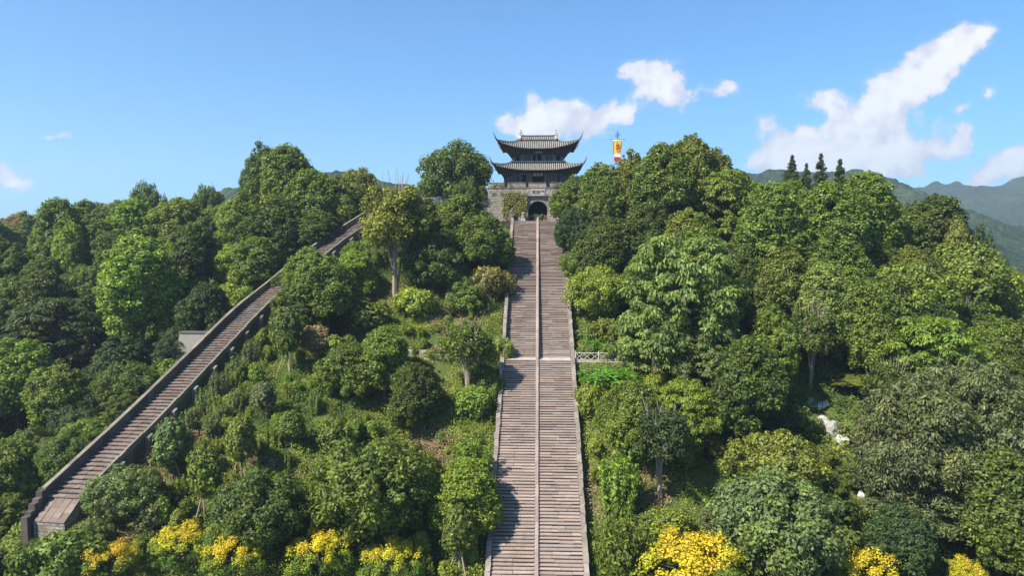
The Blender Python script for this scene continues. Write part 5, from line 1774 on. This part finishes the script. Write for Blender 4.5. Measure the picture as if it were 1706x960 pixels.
 ('shrub', 1010, 530, 56, 'olive', 1.0, 'olive bush above the vivid bamboo clump'),
 ('shrub', 985, 640, 50, 'lime', 1.2, 'lime bush by the right curb just below the landing'),
 ('broad', 1050, 640, 110, 'mid', 1.0, 'green tree below the creeper mound'),
 ('feathery', 1145, 630, 130, 'bright', 1.0, 'bright layered tree right of the creeper mound'),
 ('round', 1425, 622, 96, 'olive', .9, 'brownish olive tree above the white limestone outcrop'),
 ('upright', 1033, 735, 90, 'bright', 1.1, 'bright upright shrub beside the lower flight'),
 ('upright', 1035, 830, 116, 'mid', 1.1, 'broad upright shrub near the bottom right of the long staircase'),
 ('round', 1290, 725, 150, 'olive', .9, 'olive rounded tree left of the white limestone outcrop'),
 ('round', 1300, 795, 200, 'greyg', 1.0, 'large grey-green dome-shaped tree in the lower right forest'),
 ('shrub', 1372, 745, 46, 'olive', 1.0, 'olive bush at the foot of the white limestone outcrop'),
 ('shrub', 1420, 700, 44, 'greyg', 1.0, 'grey-green bush at the right of the white limestone outcrop'),
 ('shrub', 1345, 690, 44, 'pale', 1.0, 'pale bush between the outcrop and the flat pale rock'),
 ('shrub', 1412, 775, 50, 'dark', 1.0, 'dark bush between the outcrop and the narrow pale rock'),
 ('drooping', 1532, 640, 215, 'grey', 1.0, 'large drooping grey-green tree right of the white outcrop'),
 ('drooping', 1620, 610, 220, 'grey', 1.0, 'drooping grey-green tree near the right edge'),
 ('drooping', 1545, 790, 180, 'grey', .9, 'drooping grey-green tree at the bottom of the right forest'),
 ('drooping', 1665, 745, 160, 'grey', .9, 'drooping grey tree in the bottom right corner'),
 ('feathery', 1695, 825, 70, 'bright', 1.0, 'bright sprig-like tree at the bottom right edge'),
 ('shrub', 1120, 850, 70, 'lime', 1.0, 'lime bush above the widest yellow-flowering tree'),
 ('shrub', 1200, 840, 60, 'grey', 1.0, 'grey bush right above the widest yellow-flowering tree'),
]
for k, (px, py, w_) in enumerate([(365, 612, 44), (342, 640, 44), (318, 672, 46), (392, 588, 44), (420, 560, 46), (395, 640, 40), (352, 685, 44), (300, 705, 40)]):
    TREES.append(('upright', px, py, w_, 'greyg' if k % 2 else 'grey', .95, 'grey-green spiky shrub, number %d counting up the hedge row beside the side staircase' % 0))
HPOS = ['third from the top', 'fourth from the top', 'sixth from the top', 'second from the top', 'topmost', 'fifth from the top', 'seventh from the top', 'lowest']
HEDGE = 'spiky grey-green shrubs along the right side of the side staircase'

FORCE_Y = {(1045, 560): 93, (985, 545): 94, (972, 566): 91.5, (1440, 919): 60, (1612, 934): 60, (1545, 790): 68, (1425, 622): 86, (530, 356): 120, (462, 340): 118, (425, 402): 109, (575, 352): 127, (602, 288): 133, (562, 300): 127, (520, 292): 126, (478, 253): 128, (405, 330): 121, (1010, 556): 91.5, (1020, 612): 84.5, (985, 640): 80, (757, 243): 129.5, (962, 297): 119.5, (1320, 254): 121, (1344, 268): 123, (1368, 251): 119, (1400, 260): 121, (245, 311): 150, (345, 311): 150, (432, 251): 131, (1596, 376): 104, (1636, 388): 104}
log = []
for (kind, px, py, wpx, colr, rm, lab) in TREES:
    x, y, Wm, Hm, err = solve(px, py, wpx, RT(kind), rm)
    if (px, py) in FORCE_Y:
        y = FORCE_Y[(px, py)]; q = unproj(px, py, y); x = q.x; Wm = wpx * y / FPX
        Hm = min(max(q.z - gzs(x, y), 1.6), Wm * RT(kind) * rm * 4); err = 0
        add_tree(kind, x, y, Wm * 1.04, Hm, colr, lab, None, z=q.z - Hm); print('F', kind, px, Hm, Wm, q.z - Hm - gzs(x, y)); continue
    if err > 0.8: log.append('%s err %.1f y %.0f H %.1f | %s' % (kind, err, y, Hm, lab[:50]))
    grp = None
    if 'counting up' in lab:
        lab = 'spiky grey-green shrub, %s of the row along the side staircase' % HPOS.pop(0); grp = HEDGE
    if min(x + 4.7 + 99, abs(x)) < 4.4 and y < 121: log.append('ON STAIR ' + lab)
    add_tree(kind, x, y, Wm * 1.04, Hm, colr, lab, grp)
    print('T %s px%d y%.0f W%.1f H%.1f' % (kind, px, y, Wm, Hm))
print('\n'.join(log))

# staked young trees
def staked(px, py, wpx, colr, lab):
    x, y, Wm, Hm, err = solve(px, py, wpx, 4.6 / 2.2, 1.0)
    t = add_tree('small', x, y, Wm, Hm, colr, lab, 'young trees held by tripods of poles')
    sc = t.scale
    for k in range(3):
        a = 2 * math.pi * k / 3 + .5
        m = MB(); m.tube([(math.cos(a) * 1.1, math.sin(a) * 1.1, -.05), (math.cos(a) * .04, math.sin(a) * .04, 2.0)], .045, 5)
        o = m.build('stake', M['timber'], t)
staked(286, 705, 62, 'greyg', 'young tree on three long pale stakes above the left pair of yellow trees')
staked(338, 752, 62, 'mid', 'young tree on stakes just right of the pale-staked one')
staked(765, 850, 60, 'olive', 'young tree on stakes by the bottom left of the long staircase')
staked(478, 520, 56, 'dark', 'young dark tree on stakes under the side staircase bend')
staked(400, 700, 54, 'olive', 'young olive tree on stakes in the weedy clearing')

# ---------------------------------------------------------------- forest fill
SKY = [(-400, 350), (0, 342), (60, 335), (130, 338), (200, 330), (290, 326), (350, 330), (395, 330), (430, 300), (560, 300), (640, 320), (700, 345), (800, 345), (815, 375), (930, 375), (960, 330), (1010, 300), (1060, 282), (1110, 262), (1190, 262), (1215, 290), (1260, 300),
       (1310, 300), (1420, 295), (1480, 325), (1520, 355), (1590, 372), (1640, 410), (1700, 465), (1760, 520), (2100, 700)]
sk = np.array(SKY, float)
CLEAR = [  # photo rectangles that nearer trees must not cover: x0,y0,x1,y1, depth of what is behind
    (840, 360, 960, 610, 122), (812, 600, 975, 960, 92), (780, 300, 960, 375, 123), (285, 548, 350, 600, 90), (1358, 695, 1416, 755, 77), (1345, 662, 1385, 688, 82),
    (958, 585, 1062, 618, 88), (716, 590, 835, 612, 88), (1165, 740, 1215, 810, 74), (1422, 808, 1444, 842, 70), (1003, 945, 1022, 962, 58), (1012, 225, 1042, 272, 126), (1340, 540, 1440, 590, 85), (640, 400, 665, 500, 104), (255, 880, 440, 960, 58), (480, 888, 580, 960, 59), (605, 903, 705, 960, 59), (1065, 895, 1238, 960, 58), (1390, 920, 1490, 960, 61), (1585, 935, 1640, 960, 62), (150, 905, 230, 960, 56), (500, 560, 550, 612, 84), (600, 340, 636, 368, 124)]
def near_left(x, y):
    if y < 57 or y > 126: return False
    p_ = left_pt(max(60.6, min(y, 124.9)))
    return abs(x - p_.x) < 3.4
def blocked(x, y, W_, H_, soft=0.0):
    if abs(x) < HALF + W_ * .42 and 40 < y < 123: return True
    if abs(x) < 10.5 and 121 < y < 137: return True
    if near_left(x - W_ * .3, y) or near_left(x + W_ * .3, y): return True
    g = gzs(x, y)
    t = proj(x, y, g + H_); b = proj(x, y, g + H_ * .25)
    hw = W_ / 2 / y * FPX
    if t[1] < np.interp(t[0], sk[:, 0], sk[:, 1]) + 4: return True
    for (x0, y0, x1, y1, yd) in CLEAR:
        if y < yd and t[0] + hw * .8 > x0 and t[0] - hw * .8 < x1 and b[1] > y0 and t[1] < y1: return True
    # side staircase surface must stay visible
    if 57 < y < 125:
        for yy in (62, 66, 70, 75, 80, 85, 90, 95, 100, 105, 110, 115, 120, 124):
            if yy <= y + .5: continue
            q = left_pt(yy)
            for ox, oz in ((-1.8, .9), (0, 0), (1.4, 0)):
                s_ = proj(q.x + ox, q.y, q.z + oz)
                if abs(s_[0] - t[0]) < hw * 1.1 + 4 and t[1] - 6 < s_[1] < b[1] + 8: return True
    return False
FILL = []
def fill(n, region, kinds, cols, wr, label, group, gap=.62, tries=40, kmap=None):
    made = 0
    for _ in range(n * tries):
        if made >= n: break
        x, y = region()
        kind = random.choice(kinds)
        W_ = random.uniform(*wr); H_ = W_ * RT(kind) * random.uniform(.85, 1.15)
        if any((x - a) ** 2 + (y - b) ** 2 < ((W_ / 2 + c) * gap) ** 2 for a, b, c in placed): continue
        if blocked(x, y, W_, H_): continue
        g = gzs(x, y); t = proj(x, y, g + H_)
        if t[0] < -160 or t[0] > 1866 or t[1] > 1080: continue
        c_ = random.choice(cols)
        FILL.append((add_tree(kind, x, y, W_, H_, c_, label, group), kind, c_, W_, proj(x, y, g + H_ * .6), W_ / y * FPX))
        made += 1
    print('fill', group, made)
U_ = random.uniform
fill(60, lambda: (U_(8, 60), U_(96, 134)), ['broad', 'lobed', 'lobed', 'broad', 'round', 'airy'], ['mid', 'dark', 'dark', 'olive', 'mid'], (5.5, 8.5), 'green broadleaf tree among its neighbours in the dense upper forest right of the gate', 'trees of the upper forest right of the gate')
fill(70, lambda: (U_(8, 72), U_(52, 100)), ['broad', 'feathery', 'lobed', 'round', 'airy', 'broad'], ['mid', 'dark', 'olive', 'dark', 'pale', 'deep', 'deep'], (5.0, 8.0), 'green tree among its neighbours in the dense forest on the slope right of the long staircase', 'trees of the right slope forest')
fill(40, lambda: (U_(40, 110), U_(80, 130)), ['broad', 'round'], ['mid', 'dark', 'olive'], (5.5, 8.5), 'green tree on the far right flank of the hill', 'trees of the right flank')
fill(60, lambda: (U_(-95, -36), U_(100, 150)), ['broad', 'lobed', 'round', 'broad'], ['dark', 'mid', 'dark', 'olive', 'bright'], (5.5, 9.0), 'green tree among its neighbours in the forest behind the side staircase', 'trees of the forest behind the side staircase')
fill(60, lambda: (U_(-100, -42), U_(52, 104)), ['broad', 'feathery', 'round'], ['deep', 'dark', 'mid', 'dark', 'deep'], (5.0, 8.0), 'dark tree in the valley left of the side staircase', 'trees of the left valley')
fill(230, lambda: (U_(-240, -40), U_(145, 245)), ['broad', 'round', 'lobed'], ['dark', 'mid', 'olive', 'dark', 'olive', 'rust', 'mid'], (6.0, 10.0), 'distant forest tree on the far left hillside', 'distant trees of the far left hillside', gap=.5)
fill(26, lambda: (U_(-36, -6), U_(100, 132)), ['broad', 'round', 'shrub'], ['mid', 'dark', 'olive', 'mid'], (3.0, 5.5), 'tree among its neighbours on the wooded slope below the city wall', 'trees below the city wall')
fill(210, lambda: (U_(-40, -6), U_(55, 102)), ['shrub', 'upright', 'upright', 'upright', 'small'], ['bright', 'bright', 'lime', 'lime', 'mid', 'yel', 'pale'], (0.8, 2.3), 'small planted shrub on the weedy slope between the two staircases', 'small shrubs on the weedy slope', gap=.42)
fill(55, lambda: (U_(5.5, 24), U_(56, 118)), ['shrub', 'shrub', 'small', 'upright'], ['mid', 'bright', 'lime', 'olive', 'greyg'], (1.8, 3.4), 'small shrub on the strip along the right side of the long staircase', 'small shrubs right of the long staircase', gap=.6)
fill(34, lambda: (U_(-45, -34), U_(56, 112)), ['shrub', 'shrub', 'upright'], ['mid', 'dark', 'bright', 'lime'], (1.6, 2.8), 'small shrub close under the walls of the side staircase', 'small shrubs by the side staircase', gap=.6)

# labels that single out each of those trees: look, side and nearest thing one can find
MARKS = [(757, 290, 'dark round tree by the gate'), (655, 340, 'airy yellow-topped tree'), (722, 440, 'dark round tree below the city wall'), (455, 290, 'twin-topped tree group'), (235, 480, 'bright conical tree on the left'),
         (100, 560, 'wide dark layered tree'), (22, 640, 'bright tree at the left edge'), (222, 640, 'dark flat-topped tree'), (318, 572, 'concrete wall'), (440, 480, 'bend of the side staircase'), (245, 700, 'middle of the side staircase'), (110, 860, 'foot of the side staircase'),
         (525, 565, 'pinkish ornamental tree'), (640, 610, 'large mid-slope tree'), (778, 570, 'multi-stemmed tree'), (618, 820, 'largest dome-shaped tree'), (437, 850, 'left dome-shaped tree'), (785, 760, 'bright upright shrub left of the stairs'), (345, 910, 'touching pair of yellow trees'),
         (655, 930, 'yellow tree right of the largest dome'), (1150, 930, 'widest yellow tree'), (1440, 940, 'yellow tree under the drooping trees'), (1027, 250, 'yellow banner'), (1150, 280, 'highest crown on the right ridge'), (992, 490, 'yellow-green tree by the upper flight'),
         (1360, 290, 'conifer row on the skyline'), (1545, 370, 'tree standing against the mountain'), (1650, 420, 'right end of the ridge'), (1140, 480, 'huge pale feathery tree'), (1550, 590, 'brightest layered tree'), (1010, 600, 'pale fence'), (1030, 780, 'bright upright shrub right of the stairs'),
         (1390, 720, 'white limestone outcrop'), (1188, 775, 'dark stone steps'), (1300, 860, 'large grey-green dome tree'), (1500, 760, 'largest drooping tree'), (1390, 560, 'dark hollow in the right forest'), (890, 600, 'landing of the long staircase'), (850, 420, 'left curb of the upper flight'), (830, 760, 'left curb of the lower flight'),
         (245, 340, 'tallest far left skyline tree'), (345, 340, 'left skyline tree by the twin-topped group'), (40, 460, 'left edge of the far hillside'), (130, 345, 'far left skyline'), (485, 730, 'thin dark-stemmed tree'), (286, 760, 'tree on pale stakes'), (620, 365, 'top of the side staircase')]
CW = {'dark': 'dark green', 'deep': 'deep green', 'mid': 'mid green', 'bright': 'bright green', 'lime': 'lime green', 'olive': 'olive', 'grey': 'greyish', 'greyg': 'grey-green', 'pale': 'pale green', 'yel': 'yellowish', 'rust': 'rust-tinged', 'vivid': 'vivid green'}
KW = {'airy': 'airy tree', 'broad': 'broadleaf tree', 'round': 'rounded tree', 'lobed': 'lumpy tree', 'feathery': 'layered tree', 'shrub': 'bush', 'upright': 'upright shrub', 'small': 'slender tree', 'conifer': 'conifer', 'drooping': 'drooping tree'}
_b = {}
for (o, kind, c_, W_, p_, wp) in FILL:
    j = min(range(len(MARKS)), key=lambda q: (MARKS[q][0] - p_[0]) ** 2 + (MARKS[q][1] - p_[1]) ** 2)
    dx, dy = p_[0] - MARKS[j][0], p_[1] - MARKS[j][1]
    rel = ('right of' if dx > 0 else 'left of') if abs(dx) > 1.3 * abs(dy) else (('below' if dy > 0 else 'above') if abs(dy) > 1.3 * abs(dx) else ('lower right of' if dx > 0 and dy > 0 else 'lower left of' if dy > 0 else 'upper right of' if dx > 0 else 'upper left of'))
    _b.setdefault((CW[c_], KW[kind], rel, MARKS[j][2]), []).append((dx * dx + dy * dy, id(o), o))
ORD = ['', 'second ', 'third ', 'fourth ', 'fifth ', 'sixth ', 'seventh ', 'eighth ', 'ninth ', 'tenth ', 'eleventh ', 'twelfth ', 'thirteenth ']
for (cw_, kw_, rel, mk), lst_ in _b.items():
    lst_.sort(key=lambda q: q[0])
    for k, (_, _, o) in enumerate(lst_):
        if len(lst_) == 1: lab = '%s %s just %s the %s' % (cw_, kw_, rel, mk)
        elif k == 0: lab = 'nearest %s %s %s the %s' % (cw_, kw_, rel, mk)
        else: lab = '%snearest %s %s %s the %s' % (ORD[min(k, 12)], cw_, kw_, rel, mk)
        o['label'] = ' '.join(lab.replace(' of the long staircase', ' of the stairs').split()[:99]) if len(lab.split()) <= 16 else lab.replace('right of the stairs', 'by the stairs').replace('dome-shaped', 'domed').replace('twin-topped group', 'twin-topped trees').replace(' by the twin', ' near twin')
        if len(o['label'].replace('-', ' ').split()) > 16: o['label'] = o['label'].replace(' the ', ' ').replace('just ', '')

# ---------------------------------------------------------------- ivy on the gate
n = 5200
x = XP(857, GY) + RNG.normal(size=n) * 1.15; z = ZP(343, GY) + RNG.normal(size=n) * 1.45
ok = (x > gx(836)) & (x < gx(877)) & (z > BZ + .1) & (z < ZP(320, GY)) & (fbm(x * 1.1, z * 1.1, 8, 3) > .38)
x, z = x[ok], z[ok]; n = len(x)
P_ = np.stack([x, GY - 0.98 * ((z < gh(346)) & (x < -5.0)) - 0.06 - RNG.random(n) * .28, z], 1)
N_ = np.tile([-.1, -1, .55], (n, 1)) + RNG.normal(size=(n, 3)) * .5
iv = leaf_mesh('ivy', P_, N_, .18 + .14 * RNG.random(n), RNG.random(n), RNG.random(n), mat=M['weed'])
o = link('ivy', iv, label='yellow-green ivy spreading over the gate wall left of the arch', cat='ivy'); o.color = (.17, .165, .03, 1)
# ivy tufts elsewhere on the wall
n = 900
cx_ = RNG.choice([gx(822), gx(835), gx(850), gx(925), gx(932)], n); cz_ = RNG.choice([gh(309), gh(322), gh(350)], n)
P_ = np.stack([cx_ + RNG.normal(size=n) * .35, GY - .08 - RNG.random(n) * .15, cz_ + RNG.normal(size=n) * .25], 1)
iv = leaf_mesh('wall_weeds', P_, np.tile([0, -1, .6], (n, 1)) + RNG.normal(size=(n, 3)) * .5, .12 + .12 * RNG.random(n), RNG.random(n), RNG.random(n), mat=M['weed'])
o = link('wall_weeds', iv, kind='stuff', label='scattered weeds growing from the joints of the gate wall', cat='weeds'); o.color = (.12, .14, .03, 1)
# flowers in front of the arch
for k, (px, lab) in enumerate([(893, 'pot plant standing left of the middle of the arch opening'), (901, 'pot plant standing right of the middle of the arch opening')]):
    t = empty('pot_plant', (gx(px), GY + .3, BZ), label=lab, cat='pot plant', group='pot plants in the arch')
    m = MB(); m.tube([(0, 0, 0), (0, 0, .2), (0, 0, .42)], [.2, .28, .33], 8); m.build('pot', M['parapet'], t)
    cl = [(U_(-.35, .35), U_(-.2, .2), U_(.6, 1.1), .22, U_(0, 1)) for _ in range(14)]
    me = mk_crown('foliage', cl, 120, .13); o = link('foliage', me, t); o.color = (.10, .14, .06, 1)

# ---------------------------------------------------------------- ground cover: weeds over the open slopes
def cover(name, xr, yr, n, lab, cols, hgt=.6, test=None, ls=.19):
    x = RNG.uniform(xr[0], xr[1], n); y = RNG.uniform(yr[0], yr[1], n)
    ok = test(x, y) if test else np.ones(n, bool)
    x, y = x[ok], y[ok]
    den = fbm(x * .35, y * .35, 12, 3)
    ok = den > .27; x, y = x[ok], y[ok]; n = len(x)
    g = gz(x, y)
    mound = np.clip(fbm(x * .5, y * .5, 77, 3) - .3, 0, 1) * 2.3
    per = 7
    X = np.repeat(x, per) + RNG.normal(size=n * per) * .22; Y_ = np.repeat(y, per) + RNG.normal(size=n * per) * .22
    Z_ = np.repeat(g + mound * RNG.random(n) ** .4, per) + RNG.random(n * per) * hgt
    N_ = np.stack([RNG.normal(size=n * per) * .7 - .1, RNG.normal(size=n * per) * .7 - .4, np.ones(n * per)], 1)
    hue = np.clip((fbm(X * .16, Y_ * .16, 40, 3) - .3) * (2.4 if name == 'weeds' else 1.0) + RNG.normal(size=n * per) * (.13 if name == 'weeds' else .06), 0, 1)
    me = leaf_mesh(name, np.stack([X, Y_, Z_], 1), N_, ls * (.6 + .8 * RNG.random(n * per)), RNG.random(n * per), hue, aspect=.42, mat=M['cover'])
    o = link(name, me, kind='stuff', label=lab, cat='weeds'); o.color = (1, 1, 1, 1)
def cover_mat():
    m, t, out = new_mat('mixed_weeds')
    at = t.node('ShaderNodeAttribute'); at.attribute_name = 'lv'
    at2 = t.node('ShaderNodeAttribute'); at2.attribute_name = 'cv'
    c = t.ramp(at2.outputs['Fac'], [(0.0, (.07, .12, .022)), (.25, (.14, .20, .03)), (.45, (.22, .27, .038)), (.6, (.30, .31, .05)), (.75, (.15, .23, .03)), (.9, (.28, .22, .09)), (1, (.33, .23, .13))])
    c = t.mix(1.0, c, t.maprange(at.outputs['Fac'], 0, 1, .55, 1.45), 'MULTIPLY')
    b = principled(t, None, c, .65, .2); tr = t.node('ShaderNodeBsdfTranslucent'); t.put(tr.inputs[0], c)
    mx = t.node('ShaderNodeMixShader'); mx.inputs[0].default_value = .3
    t.l.new(b.outputs[0], mx.inputs[1]); t.l.new(tr.outputs[0], mx.inputs[2]); t.l.new(mx.outputs[0], out.inputs[0])
    return m
M['cover'] = cover_mat()
_ly = _lp[:, 1]; _lx = _lp[:, 0]
def t_left(x, y):
    lx = np.interp(y, _ly, _lx)
    return (x > lx + 2.2) & (x < -5.0) & ~((y > 87.7) & (y < 90.3) & (x > -26))
cover('weeds', (-44, -5), (54, 104), 46000, 'yellow-green weeds and dry grass covering the slope between the staircases', None, test=t_left)
cover('weeds', (5, 26), (54, 119), 15000, 'weeds covering the slope along the right of the long staircase', None, test=lambda x, y: ~((y > 86.9) & (y < 90.1)))
cover('undergrowth', (-72, -36), (54, 112), 13000, 'dark undergrowth in the valley left of the side staircase', None, test=lambda x, y: x < np.interp(y, _ly, _lx) - 2.2, ls=.34)
cover('undergrowth', (22, 70), (52, 110), 9000, 'undergrowth beneath the right slope forest', None, ls=.36)
cover('undergrowth', (-40, -5), (104, 122), 9000, 'undergrowth beneath the trees below the city wall', None, test=lambda x, y: (x > np.interp(y, _ly, _lx) + 2.2))

import collections; _c = collections.Counter()
for m_ in bpy.data.meshes: _c[m_.name.split('.')[0]] += len(m_.polygons) * 2
print('TRIS', _c.most_common(6), [(k, [len(q[0].polygons) * 2 for q in v]) for k, v in PROTO.items()])
print('TRIS', sum(len(m_.polygons) * 2 for m_ in bpy.data.meshes), max((len(m_.polygons), m_.name) for m_ in bpy.data.meshes))
# ================================================================== HAZE
if HAZE:
    mb = MB(); mb.box(-3800, 5900, -900, 2950, CAMZ - 64, CAMZ + 330)
    hz = mb.mesh('haze', [])
    hm = bpy.data.materials.new('haze'); hm.use_nodes = True
    ht = NT(hm.node_tree); ht.n.clear()
    ho = ht.node('ShaderNodeOutputMaterial'); pv = ht.node('ShaderNodeVolumePrincipled')
    pv.inputs['Color'].default_value = (0.62, 0.79, 1.0, 1); pv.inputs['Density'].default_value = HAZE; pv.inputs['Anisotropy'].default_value = 0.2
    ht.l.new(pv.outputs[0], ho.inputs['Volume'])
    hz.materials.append(hm)
    link('haze', hz, kind='stuff', label='thin blue air haze between the hill and the far mountains', cat='haze')
